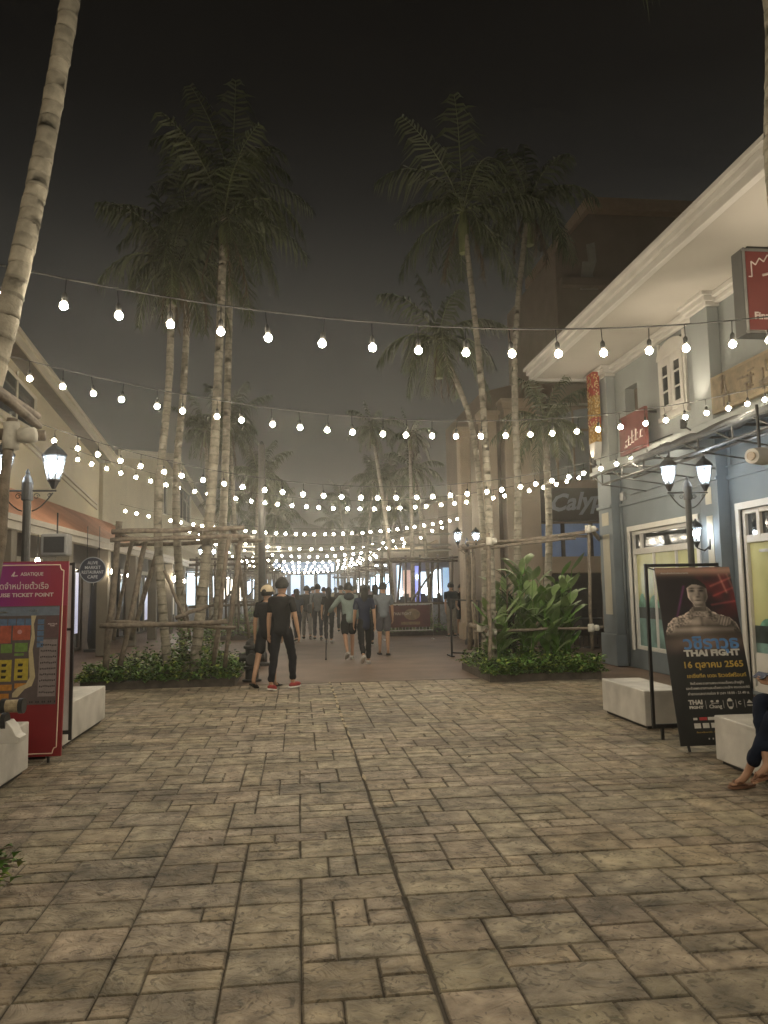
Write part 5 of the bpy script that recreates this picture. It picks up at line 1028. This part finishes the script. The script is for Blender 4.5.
    # folded black parasol
    b = atZ(92, 652, 0); t = thing('folded_parasol', 'folded black parasol cover standing below the round sign', 'parasol'); MB().lathe([(.16, .0), (.22, .3), (.2, .9), (.15, 1.5), (.05, 1.95), (.02, 2.05)], (b.x, b.y+.3, 0), 10).build('cloth', mat('parasol_black', (.012, .012, .014), .8, .2), t, smooth=True); MB().lathe([(.3, -.01), (.3, .06), (.05, .08)], (b.x, b.y+.3, 0), 14).build('base', blk2, t); settle(t, (b.x, b.y+.3, 0))
    # white cloth banner and speaker
    t = thing('speaker', 'grey square speaker hung under the awning above the ticket board', 'speaker'); c = atY(56, 545, 12.2); MB().box(c.x-.2, c.x+.2, 12.1, 12.35, c.z-.17, c.z+.17).build('cabinet', mat('grey_plastic', (.22, .22, .22), .5, .1), t, bevel=.03); MB().box(c.x-.15, c.x+.15, 12.09, 12.099, c.z-.12, c.z+.12).build('grille', blk, t); MB().tube([(c.x, 12.25, c.z+.16), (c.x, 12.25, c.z+.5)], .012, 6).build('bracket', blk, t); settle(t, c)
arcade()
# pale gantry across
t = thing('gantry', 'pale steel gantry spanning the promenade behind the timber frames', 'gantry'); Y = 29.6; a = atY(236, 536, Y); b = atY(455, 534, Y)
g = MB()
for dz in (0, -.42, -.62): g.tube([(a.x, Y, a.z+dz), (b.x, Y, a.z+dz)], .05, 6)
for k in range(15): x = a.x+(b.x-a.x)*k/14; g.tube([(x, Y, a.z), (x, Y, a.z-.42)], .025, 5)
g.build('truss', mat('gantry_paint', (.30, .29, .25), .6, .1), t)
for x in (a.x, b.x): MB().tube([(x, Y, -.01), (x, Y, a.z)], .07, 8).build('leg', _mc['gantry_paint'], t)
settle(t, (a.x, Y, 0))
# ------------------------------------------------------------------ barrier
t = thing('crowd_barrier', 'white tube barrier with dark red printed banner', 'barrier'); a = atZ(385, 640); b = Vector((atZ(434, 639).x, a.y, 0)); f = MB(); z = 1.1
f.tube([a, a+Vector((0, 0, z)), b+Vector((0, 0, z)), b], .02, 6).tube([a+Vector((0, 0, .28)), b+Vector((0, 0, .28))], .018, 6)
for k in range(1, 14): p = a.lerp(b, k/14); f.tube([p+Vector((0, 0, .28)), p+Vector((0, 0, z))], .008, 4)
f.build('frame', white_b, t); MB().tube([b+Vector((0, -.25, 0)), b+Vector((0, .25, 0))], .02, 6).build('foot', white_b, t); MB().tube([a+Vector((0, -.25, 0)), a+Vector((0, .25, 0))], .02, 6).build('foot', white_b, t)
bn = MB().box(a.x+.05, b.x-.1, a.y-.035, a.y-.028, .38, 1.06).build('banner', mat('banner_maroon', (.09, .02, .02), .5, .25, 5), t)
pm = mat('banner_print', (.22, .15, .09), .5, .3, 10); pr = MB(); mx = (a.x+b.x)/2
pr.ell((mx+.1, a.y-.037, .78), (.26, .003, .18), 14, 8); pr.box(mx-.25, mx+.35, a.y-.0385, a.y-.036, .46, .55); pr.build('crest', pm, bn)
text('lettering', 'THAI FIGHT', .13, mat('banner_text', (.5, .42, .36), .5, .1), bn, frameM((a.x+.55, a.y-.04, .80), (1, 0, 0), (0, 0, 1)), .002, width=.6)
settle(t, a)
# ------------------------------------------------------------------ people
skins = [mat('skin', (.42, .25, .16), .55, .08, 12), mat('skin_tan', (.34, .19, .12), .55, .08, 12)]
hairm = mat('hair', (.008, .006, .006), .75, spec=.15) if 0 else mat('hair', (.008, .007, .006), .75, .3, 60, .5, 120)
def skinmesh(name, V, E, Rr, roots, m, parent, sub=1):
    me = bpy.data.meshes.new(name); me.from_pydata([tuple(v) for v in V], E, []); o = bpy.data.objects.new(name, me); C.objects.link(o)
    o.modifiers.new('skin', 'SKIN'); sv = me.skin_vertices[0].data
    for i, r in enumerate(Rr): sv[i].radius = (r, r) if not hasattr(r, '__len__') else r; sv[i].use_root = i in roots
    o.modifiers['skin'].use_smooth_shade = True
    s = o.modifiers.new('sub', 'SUBSURF'); s.levels = sub; s.render_levels = sub
    dg = bpy.context.evaluated_depsgraph_get(); me2 = bpy.data.meshes.new_from_object(o.evaluated_get(dg)); me2.name = name; o.modifiers.clear(); o.data = me2; bpy.data.meshes.remove(me)
    if name in ('shirt', 'trousers', 'jeans', 'shorts'):
        from mathutils import noise as _ns
        nrm = [v.normal.copy() for v in me2.vertices]; o3 = len(V)*1.7+sum(V[-1])*9
        for v, q in zip(me2.vertices, nrm):
            c = v.co; f = _ns.noise(Vector((c.x*11+o3, c.y*11, c.z*(5 if name == 'shirt' else 13))))*.014+_ns.noise(Vector((c.x*24, c.y*24+o3, c.z*15)))*.007
            v.co = c+q*f
        me2.update()
    me2.materials.clear(); me2.materials.append(m)
    if parent: o.parent = parent
    return o
class G:
    def __init__(s): s.V = []; s.E = []; s.R = []; s.roots = []
    def root(s, p, r): s.V.append(Vector(p)); s.R.append(r); s.roots.append(len(s.V)-1); return len(s.V)-1
    def chain(s, i, pts, rs):
        for p, r in zip(pts, rs): s.V.append(Vector(p)); s.R.append(r); s.E.append((i, len(s.V)-1)); i = len(s.V)-1
        return i
    def build(s, name, m, parent, sub=1): return skinmesh(name, s.V, s.E, s.R, s.roots, m, parent, sub)
def hand(g, wi, wp, d, side, palm_n):
    """palm continues the arm; fingers are short chains rooted inside the palm. d along the hand, side towards the thumb."""
    d = d.normalized(); side = (side-d*side.dot(d)).normalized(); nn = palm_n
    pc = wp+d*.055; e = g.chain(wi, [wp+d*.03, pc, wp+d*.085], [(.026, .018), (.036, .019), (.034, .017)])
    for k, (o, L) in enumerate(((.027, .075), (.009, .085), (-.009, .078), (-.026, .062))):
        b = wp+d*.075+side*o; r = g.root(b, .0085); g.chain(r, [b+d*L*.5+nn*.006, b+d*L*.85+nn*.02, b+d*L+nn*.034], [.0085, .0075, .006])
    b = wp+d*.03+side*.02; r = g.root(b, .010); g.chain(r, [b+side*.022+d*.025, b+side*.03+d*.055+nn*.01], [.010, .008])
def person(label, pos, heading, H=1.7, top=(.02, .02, .02), bot=(.02, .02, .02), shoes=(.03, .03, .03), sk=0, legs=((20, 10), (-20, 25)), arms=((-15, 10), (15, 20)), shorts=False, sleeve='short', hair='short', female=False, cap=None, hood=None, soles=None, splay=(8, 8), sandals=False, group='people strolling along the promenade', skirt=False, hem=None):
    t = thing('person', label, 'person', group); s = H/1.72; skm = skins[sk]; W_ = .92 if female else 1.0
    hipz = .93; J = {}
    def leg(sg, th, kn):
        a = R(th); b = R(th-kn); hp = Vector((sg*.092, 0, hipz)); k = hp+Vector((sg*.01, math.sin(a), -math.cos(a)))*.44; an = k+Vector((-sg*.005, math.sin(b), -math.cos(b)))*.42
        fp = R(max(0, -(th-kn))*.75); return hp, k, an, Vector((sg*.12, math.cos(fp), -math.sin(fp))).normalized()
    LL = leg(-1, *legs[0]); RL = leg(1, *legs[1])
    low = min(l[2].z-.075-max(0, -l[3].z)*.14 for l in (LL, RL)); dz = -low
    mv = lambda v: (v+Vector((0, 0, dz)))*s
    legsP = [(mv(a), mv(b), mv(c), d) for a, b, c, d in (LL, RL)]
    T = lambda x, y, z: mv(Vector((x*W_, y, z)))
    def arm(sg, sw, el, sp):
        a = R(sw); sh = T(sg*.185, 0, 1.40); o = R(sp); d = Vector((sg*math.sin(o), math.sin(a)*math.cos(o), -math.cos(a)*math.cos(o))); e = sh+d*.285*s; a2 = a+R(el); d2 = Vector((sg*math.sin(o)*.3, math.sin(a2), -math.cos(a2))).normalized(); w = e+d2*.245*s; return sh, e, w, d2
    AA = [arm(-1, *arms[0], splay[0]), arm(1, *arms[1], splay[1])]
    g = G(); p = g.root(T(0, 0, .96), (.105*s, .085*s)); wst = g.chain(p, [T(0, .0, 1.10)], [(.10*s*W_, .08*s)]); ch = g.chain(wst, [T(0, 0, 1.25), T(0, -.01, 1.37)], [(.14*s*W_, .10*s), (.12*s*W_, .095*s)])
    nk = g.chain(ch, [T(0, 0, 1.45), T(0, .015, 1.51), T(0, .02, 1.57), T(0, .015, 1.64)], [.06*s, .055*s, (.078*s, .088*s), (.086*s, .098*s)])
    for (sh, e, w, d), sg in zip(AA, (-1, 1)):
        i = g.chain(ch, [sh, sh.lerp(e, .5), e, e.lerp(w, .4), w], [.056*s, .046*s, .039*s, .038*s, .025*s]); hand(g, i, w, d, Vector((-sg*.2, 1, 0)), Vector((-sg, 0, 0)))
    for hp, k, an, fd in legsP:
        i = g.chain(p, [hp, hp.lerp(k, .5), k, k.lerp(an, .35), an], [.080*s, .070*s, .054*s, .052*s, .035*s]); g.chain(i, [an+fd*.06*s+Vector((0, 0, -.045))*s, an+fd*.14*s+Vector((0, 0, -.055))*s], [.032*s, .022*s])
    body = g.build('body', skm, t, 1)
    hc = T(0, .02, 1.62)
    # face: nose, eyes, mouth, ears
    fe = MB(); fe.ell(hc+Vector((0, .10, -.02))*s, (.012*s, .016*s, .022*s), 8, 6); 
    for sg in (-1, 1): fe.ell(hc+Vector((sg*.082, 0, -.01))*s, (.012*s, .02*s, .03*s), 8, 6)
    fe.build('ears_and_nose', skm, t, smooth=True)
    ey = MB(); [ey.ell(hc+Vector((sg*.032, .085, .012))*s, (.013*s, .008*s, .007*s), 8, 6) for sg in (-1, 1)]; ey.ell(hc+Vector((0, .087, -.06))*s, (.024*s, .006*s, .006*s), 8, 6); ey.build('eyes_and_mouth', mat('eye_dark', (.05, .02, .02), .4, .1), t, smooth=True)
    hb = MB(); rr = random.Random(len(label)); n, k = 18, 12; vs = []
    for i in range(k+1):
        a = math.pi*(.62 if hair == 'short' else .66)*i/k
        for j in range(n):
            th = 2*math.pi*j/n; front = max(0, math.sin(th)); aa = a*(1-.42*front); f = 1+rr.uniform(-.03, .05)+.04*math.sin(th*3+i)
            vs.append(hc+Vector((.104*math.sin(aa)*math.cos(th)*f, .118*math.sin(aa)*math.sin(th)*f-.012, .128*math.cos(aa)*f+.010))*s)
    hb.add(vs, [(i*n+j, (i+1)*n+j, (i+1)*n+(j+1) % n, i*n+(j+1) % n) for i in range(k) for j in range(n)])
    if hair == 'long':
        hb.tube([hc+Vector((0, -.04, .04))*s, hc+Vector((0, -.07, -.06))*s, hc+Vector((0, -.085, -.20))*s, hc+Vector((0, -.08, -.30))*s], [.085*s, .09*s, .075*s, .04*s], 12, flat=.6)
    if hair == 'bun': hb.ell(hc+Vector((0, -.12, .02))*s, (.045*s, .045*s, .045*s), 10, 8)
    hb.build('hair', hairm, t, smooth=True)
    def cm(nm, c, r=.85): return mat('%s_%d_%d_%d' % (nm, int(c[0]*999), int(c[1]*999), int(c[2]*999)), c, r, .22, 5, 1, 11, spec=.12)
    tm = cm('cloth', top); bmx = cm('cloth', bot)
    g = G(); hz = hem if hem else .93
    p = g.root(T(0, -.005, hz-.06), (.15*s*W_, .125*s)); p = g.chain(p, [T(0, -.005, hz+.04)], [(.155*s*W_, .127*s)]); i = g.chain(p, [T(0, -.005, 1.05), T(0, -.005, 1.2)], [(.145*s*W_, .115*s), (.15*s*W_, .118*s)]); ch = g.chain(i, [T(0, -.01, 1.36)], [(.138*s*W_, .112*s)]); g.chain(ch, [T(0, 0, 1.43), T(0, .005, 1.50)], [(.12*s*W_, .10*s), (.068*s, .066*s)])
    for sh, e, w, d in AA:
        if sleeve == 'long': g.chain(ch, [sh, sh.lerp(e, .6), e, e.lerp(w, .5), e.lerp(w, .93)], [.074*s, .064*s, .056*s, .052*s, .044*s])
        else: g.chain(ch, [sh, sh.lerp(e, .45), sh.lerp(e, .78)], [.074*s, .064*s, .062*s])
    g.build('shirt', tm, t, 2)
    g = G(); p = g.root(T(0, -.005, .965), (.146*s, .122*s)); g.chain(p, [T(0, 0, 1.04), T(0, 0, 1.12)], [(.13*s*W_, .108*s), (.12*s*W_, .10*s)])
    for hp, k, an, fd in legsP:
        if skirt or shorts: g.chain(p, [hp, hp.lerp(k, .5), hp.lerp(k, .92)], [.108*s, .10*s, .094*s])
        else: g.chain(p, [hp, hp.lerp(k, .5), k, k.lerp(an, .5), k.lerp(an, .95)], [.10*s, .088*s, .069*s, .062*s, .055*s])
    g.build('shorts' if (shorts or skirt) else 'trousers', bmx, t, 2)
    for hp, k, an, fd in legsP:
        c = an+fd*.055*s+Vector((0, 0, -.040))*s; rt_ = Vector((fd.y, -fd.x, 0)).normalized(); up = rt_.cross(fd).normalized(); Mx = Matrix((rt_, fd, up)).transposed()
        sh = MB()
        if sandals: sh.box(-.045*s, .045*s, -.125*s, .135*s, -.035*s, -.015*s, M=Matrix.Translation(c) @ Mx.to_4x4()); sh.tube([c+Mx @ Vector((-.045, .05, -.02))*s, c+Mx @ Vector((0, .03, .02))*s, c+Mx @ Vector((.045, .05, -.02))*s], .012*s, 6)
        else: sh.ell(c+up*.0, (.048*s, .142*s, .046*s), 14, 10, M=Mx)
        o = sh.build('sandal' if sandals else 'shoe', cm('shoe', shoes, .6), t, smooth=not sandals)
        if not sandals: MB().prism([c+Mx @ Vector((x*.05, y*.147, -.042))*s for x, y in [(math.cos(a*.5236)*(.9+.1*math.sin(a)), math.sin(a*.5236)) for a in range(12)]], up*.02*s).build('sole', cm('sole', soles or (.5, .48, .45), .7), o, fix=True)
    if cap:
        cb = MB(); vs = []; n, k = 18, 6
        for i in range(k+1):
            a = math.pi*.5*i/k
            for j in range(n): th = 2*math.pi*j/n; vs.append(hc+Vector((.115*math.sin(a)*math.cos(th), .127*math.sin(a)*math.sin(th)-.008, .125*math.cos(a)+.02))*s)
        cb.add(vs, [(i*n+j, (i+1)*n+j, (i+1)*n+(j+1) % n, i*n+(j+1) % n) for i in range(k) for j in range(n)]); c0 = cb.build('cap', cm('cap', cap), t, smooth=True)
        MB().prism([hc+Vector((.085*math.cos(a), .09+.10*math.sin(a), .035-.03*math.sin(a)))*s for a in [math.pi*k/10 for k in range(11)]], Vector((0, 0, .008))).build('brim', cm('cap', cap), c0, fix=True)
    if hood: MB().ell(T(0, -.10, 1.43), (.125*s, .07*s, .09*s), 14, 10).build('hood', cm('cloth', hood), t, smooth=True)
    t.location = pos; t.rotation_euler = (0, 0, heading); return t
def gp(u, v): q = atZ(u, v); return (q.x, q.y, .0)
K = (.012, .012, .014)
person('young man in black tee and black jeans with red sneakers walking by the hydrant', gp(282, 690), R(-32), 1.76, K, (.014, .014, .018), (.28, .04, .04), legs=((-10, 4), (20, 18)), arms=((-4, 6), (4, 10)), hair='short', soles=(.7, .68, .65), splay=(9, 12), hem=.90)
person('woman in cream cap, black top and shorts beside the young man in black', gp(267, 687), R(-25), 1.66, K, K, (.02, .02, .02), legs=((-18, 8), (8, 4)), arms=((-8, 12), (8, 12)), shorts=True, cap=(.50, .42, .30), female=True, hair='bun', sandals=True, hem=.86)
person('woman in long navy tee, black jeans and white shoes walking away', gp(365, 664), R(4), 1.66, (.018, .025, .055), K, (.6, .58, .56), legs=((-16, 32), (8, 4)), arms=((8, 12), (-14, 8)), female=True, hair='long', soles=(.6, .6, .6), hem=.80)
person('man in grey green hooded jacket and black shorts stretching one arm aside', gp(349, 659), R(6), 1.72, (.19, .24, .23), K, (.5, .48, .46), sk=1, legs=((-12, 30), (8, 6)), arms=((20, 40), (4, 6)), shorts=True, sleeve='long', hood=(.03, .035, .04), splay=(38, 8), hem=.86)
person('man in grey polo shirt and grey shorts walking with dark sandals', gp(384, 655), R(-4), 1.70, (.14, .16, .19), (.085, .085, .10), (.03, .03, .03), legs=((6, 4), (-6, 6)), arms=((-4, 6), (8, 8)), shorts=True, sandals=True)
person('person in black walking just past the hooded jacket man', gp(376, 645), R(0), 1.68, K, K, legs=((10, 4), (-10, 10)), hair='long', female=True)
person('person in loose black shirt and trousers with a walking cane nearby', gp(329, 643), R(-8), 1.62, K, (.02, .02, .022), (.4, .4, .4), legs=((8, 4), (-8, 8)), female=True, hair='long')
person('man in pale grey shirt carrying a dark shoulder bag', gp(318, 640), R(0), 1.74, (.17, .18, .19), (.05, .05, .06), legs=((8, 4), (-8, 8)), sleeve='long')
person('person in dark jacket and pale trousers at the left of the strolling crowd', gp(307, 639), R(4), 1.70, (.04, .04, .045), (.25, .24, .23), legs=((6, 4), (-10, 8)))
person('person in dark blue top just beyond the young man in black', gp(297, 642), R(20), 1.60, (.03, .04, .06), (.03, .03, .04), legs=((-8, 10), (8, 4)), female=True, hair='long')
person('man in dark shirt and khaki trousers standing by the red banner barrier', gp(452, 637), R(10), 1.72, (.025, .03, .035), (.20, .18, .15), legs=((3, 2), (-3, 3)), group='people standing by the barrier')
person('person in black shirt and shorts next to the khaki trousers man', gp(462, 636), R(190), 1.66, K, K, (.1, .1, .1), legs=((2, 2), (-2, 3)), shorts=True, arms=((10, 60), (5, 50)), group='people standing by the barrier')
for i, (u, v, h, c, l) in enumerate(((341, 632, 1.7, (.05, .04, .04), 'distant stroller in brown shirt under the bulbs'), (324, 629, 1.66, (.12, .12, .14), 'distant stroller in grey top between two taller walkers'), (313, 627, 1.7, (.03, .03, .05), 'far stroller in navy shirt, farthest of the crowd'), (352, 630, 1.64, (.2, .2, .2), 'distant stroller in light shirt ahead of the hooded man'))):
    person(l, gp(u, v), R(10*i-10), h, c, (.03, .03, .035), legs=((8, 4), (-8, 8)), female=i % 2 == 1)
cl = [((.3, .28, .26), 'white'), ((.12, .02, .02), 'dark red'), ((.05, .05, .06), 'charcoal'), ((.10, .16, .25), 'blue'), ((.2, .17, .12), 'tan'), ((.03, .03, .03), 'black'), ((.18, .2, .18), 'grey green'), ((.28, .2, .2), 'pink')]
for i, (c_, nm_) in enumerate(cl):
    person('far away stroller in %s top deep in the lit crowd' % nm_, (-.6+.62*i+.2*math.sin(i*5), 31+3*((i*5) % 8), 0), R((i*97) % 60-30+(180 if i % 3 == 0 else 0)), 1.6+.02*i, c_, (.03, .03, .04), legs=((10, 6), (-10, 12)), female=i % 2 == 0, hair='long' if i % 2 == 0 else 'short')
# cane and bag
c = atZ(326, 660); t = thing('walking_cane', 'thin dark walking cane upright beside the person in black', 'cane'); MB().tube([c, c+Vector((.02, .05, .8))], .012, 6).build('shaft', blk, t); MB().tube([c+Vector((.02, .05, .8)), c+Vector((.05, .06, .84)), c+Vector((.10, .06, .82))], .014, 6).build('handle', blk, t); MB().lathe([(.02, 0), (.018, .04)], c, 8).build('rubber_tip', blk, t); settle(t, c)
b = Vector(gp(318, 640)); t = thing('shoulder_bag', 'dark shoulder bag hanging at the side of the grey shirt man', 'bag'); MB().box(b.x-.32, b.x-.20, b.y-.15, b.y+.15, .85, 1.15).build('pouch', blk, t, bevel=.03); MB().tube([(b.x-.22, b.y-.1, 1.14), (b.x-.12, b.y-.12, 1.46), (b.x-.1, b.y+.08, 1.46), (b.x-.22, b.y+.1, 1.14)], .012, 5).build('strap', blk, t); settle(t, b)
# seated person, mostly beyond the frame edge
def seated():
    t = thing('person', 'seated person in dark jeans and brown sandals looking at a phone on the bench', 'person', 'people resting')
    skm = skins[1]; f1 = atZ(737, 789) ; bx = 4.10; by = 5.85
    pel = Vector((bx, by, .53)); V = Vector
    kl = V((3.70, by-.12, .60)); al = V((f1.x+.10, f1.y+.03, .09)); kr = V((3.67, by+.06, .66)); ar = V((3.58, by-.14, .20))
    hl = pel+V((-.02, -.09, 0)); hr = pel+V((-.02, .09, 0))
    g = G(); p = g.root(pel, (.13, .11)); w = g.chain(p, [pel+V((-.02, 0, .15)), pel+V((-.05, 0, .32)), pel+V((-.09, 0, .44))], [(.11, .1), (.13, .1), (.12, .09)])
    g.chain(w, [pel+V((-.12, 0, .53)), pel+V((-.15, 0, .59)), pel+V((-.175, 0, .65)), pel+V((-.165, 0, .72))], [.052, .05, .075, .085])
    for h, k, a, fd in ((hl, kl, al, V((-1, -.25, 0))), (hr, kr, ar, V((-1, -.2, -.25)))):
        fd = fd.normalized(); i = g.chain(p, [h, h.lerp(k, .5), k, k.lerp(a, .35), a], [.085, .074, .055, .05, .033]); i = g.chain(i, [a+fd*.05+V((0, 0, -.035)), a+fd*.11+V((0, 0, -.05))], [.032, .026])
        sd = V((fd.y, -fd.x, 0)).normalized()
        for o, L in ((-.026, .05), (-.012, .046), (0, .042), (.012, .038), (.023, .032)):
            b = a+fd*.12+sd*o+V((0, 0, -.052))+V((0, 0, fd.z*.12)); r = g.root(b, .010); g.chain(r, [b+fd*L], [.009])
    for sg, el, wr in ((-1, V((3.97, by-.24, .80)), V((3.73, by-.14, .82))), (1, V((3.99, by+.24, .80)), V((3.76, by+.05, .82)))):
        sh = pel+V((-.09, sg*.17, .42)); i = g.chain(w, [sh, sh.lerp(el, .5), el, el.lerp(wr, .5), wr], [.052, .044, .036, .032, .024]); d = (wr-el).normalized(); hand(g, i, wr, (d+V((-.3, -sg*.1, 0))).normalized(), V((0, -sg*.3, 1)) if sg > 0 else V((0, .5, .6)), V((0, -sg*.5, .3)))
    g.build('body', skm, t, 1)
    g = G(); p = g.root(pel+V((0, 0, .0)), (.145, .125)); g.chain(p, [pel+V((0, 0, .1))], [(.13, .11)])
    for h, k, a in ((hl, kl, al), (hr, kr, ar)): g.chain(p, [h, h.lerp(k, .5), k, k.lerp(a, .4), k.lerp(a, .86)], [.10, .09, .073, .062, .058])
    g.build('jeans', mat('denim', (.009, .013, .027), .85, .3, 8, 1, 14, spec=.1), t, 2)
    g = G(); p = g.root(pel+V((-.0, 0, .08)), (.15, .125)); w = g.chain(p, [pel+V((-.02, 0, .2)), pel+V((-.05, 0, .33)), pel+V((-.09, 0, .43))], [(.14, .12), (.145, .12), (.13, .11)])
    for sg, el in ((-1, V((3.97, by-.24, .80))), (1, V((3.99, by+.24, .80)))): sh = pel+V((-.09, sg*.17, .42)); g.chain(w, [sh, sh.lerp(el, .5)], [.07, .062])
    g.build('shirt', mat('cloth_red', (.06, .02, .02), .85, .2, 10), t, 2)
    hc = pel+V((-.17, 0, .70)); hb = MB(); hb.ell(hc+V((.02, 0, .03)), (.105, .10, .12), 16, 12); hb.tube([hc+V((.03, 0, 0)), hc+V((.05, 0, -.12)), hc+V((.08, 0, -.26)), hc+V((.09, 0, -.34))], [.09, .095, .08, .04], 12); hb.build('hair', mat('hair_brown', (.06, .025, .015), .5, .3, 60), t, smooth=True)
    fe = MB(); [fe.ell(hc+V((-.085, sg*.03, 0)), (.008, .013, .007), 8, 6) for sg in (-1, 1)]; fe.build('eyes', _mc['eye_dark'], t); 
    br = mat('sandal_brown', (.20, .10, .06), .6, .15)
    for a, fd, tilt in ((al, V((-1, -.25, 0)), 0), (ar, V((-1, -.2, -.25)), 1)):
        fd = fd.normalized(); sd = V((fd.y, -fd.x, 0)).normalized(); up = sd.cross(fd)*-1; up = up if up.z > 0 else -up; c = a+fd*.05+up*-.082
        s = MB(); s.prism([c+fd*(.135*math.cos(q*.393))+sd*(.045+.006*math.cos(q*.393))*math.sin(q*.393) for q in range(16)], up*.018); o = s.build('sandal', br, t, fix=True)
        MB().tube([c+fd*.11+up*.02, c+fd*.05+sd*.03+up*.05, c-fd*.02+sd*.045+up*.02], .006, 5).tube([c+fd*.11+up*.02, c+fd*.05-sd*.03+up*.05, c-fd*.02-sd*.045+up*.02], .006, 5).build('strap', br, o)
    settle(t, (bx, by, 0))
    t = thing('phone', 'dark phone held in the seated person hands', 'phone'); c = V((3.63, by-.05, .865)); M = Matrix.Translation(c) @ Matrix.Rotation(R(-35), 4, 'Y'); o = MB().box(-.038, .038, -.075, .075, -.004, .004, M=M).build('case', blk, t, bevel=.002); MB().box(-.034, .034, -.07, .07, .0045, .005, M=M).build('screen', mat('phone_screen', (.02, .02, .03), .2, .05, emit=.04, ecol=(.8, .85, 1)), t); settle(t, c)
seated()
# ------------------------------------------------------------------ sky, haze
w = bpy.data.worlds.new('World'); S.world = w; w.use_nodes = True; n = w.node_tree.nodes; l = w.node_tree.links; bg = n['Background']
sky = n.new('ShaderNodeTexSky'); sky.sky_type = 'NISHITA'; sky.sun_disc = False; sky.sun_elevation = R(-6); sky.sun_rotation = R(200)
mx = n.new('ShaderNodeMix'); mx.data_type = 'RGBA'; mx.blend_type = 'ADD'; mx.inputs[0].default_value = 1
sc_ = n.new('ShaderNodeMix'); sc_.data_type = 'RGBA'; sc_.blend_type = 'MULTIPLY'; sc_.inputs[0].default_value = 1; sc_.inputs[7].default_value = (.05, .05, .05, 1)
l.new(sky.outputs[0], sc_.inputs[6]); l.new(sc_.outputs[2], mx.inputs[6]); tcw = n.new('ShaderNodeTexCoord'); sx = n.new('ShaderNodeSeparateXYZ'); rp_ = n.new('ShaderNodeValToRGB'); l.new(tcw.outputs['Generated'], sx.inputs[0]); l.new(sx.outputs[2], rp_.inputs[0])
e = rp_.color_ramp.elements; e[0].position = 0; e[0].color = (.60, .57, .48, 1); e[1].position = .64; e[1].color = (.022, .019, .018, 1)
for p_, c_ in ((.24, (.48, .455, .39, 1)), (.37, (.27, .26, .225, 1)), (.47, (.10, .095, .088, 1)), (.55, (.042, .038, .036, 1))): q_ = e.new(p_); q_.color = c_
l.new(rp_.outputs[0], mx.inputs[7]); l.new(mx.outputs[2], bg.inputs[0]); bg.inputs[1].default_value = .1
HAZE = .0036
hz = MB().box(-142, 142, -62, 162, -1.3, 18).build('haze', None) if False else None
hb = MB().box(-142, 142, -62, 162, -1.3, 18); hm = bpy.data.materials.new('haze'); hm.use_nodes = True; hn = hm.node_tree.nodes; hn.remove(hn['Principled BSDF']); pv = hn.new('ShaderNodeVolumePrincipled'); pv.inputs['Color'].default_value = (.92, .90, .84, 1); pv.inputs['Density'].default_value = HAZE; pv.inputs['Anisotropy'].default_value = .86
hm.node_tree.links.new(pv.outputs[0], hn['Material Output'].inputs['Volume'])
o = hb.build('haze', hm, fix=True); o['kind'] = 'stuff'
S.view_settings.view_transform = 'Standard'; S.view_settings.look = 'None'; S.view_settings.gamma = 1; S.view_settings.exposure = .15
cy = S.cycles; cy.max_bounces = 5; cy.diffuse_bounces = 3; cy.glossy_bounces = 2; cy.transmission_bounces = 3; cy.volume_bounces = 0; cy.transparent_max_bounces = 8
cy.use_light_tree = True; cy.sample_clamp_indirect = 2; cy.use_denoising = True; cy.caustics_reflective = False; cy.caustics_refractive = False; cy.use_adaptive_sampling = True; cy.adaptive_threshold = .02
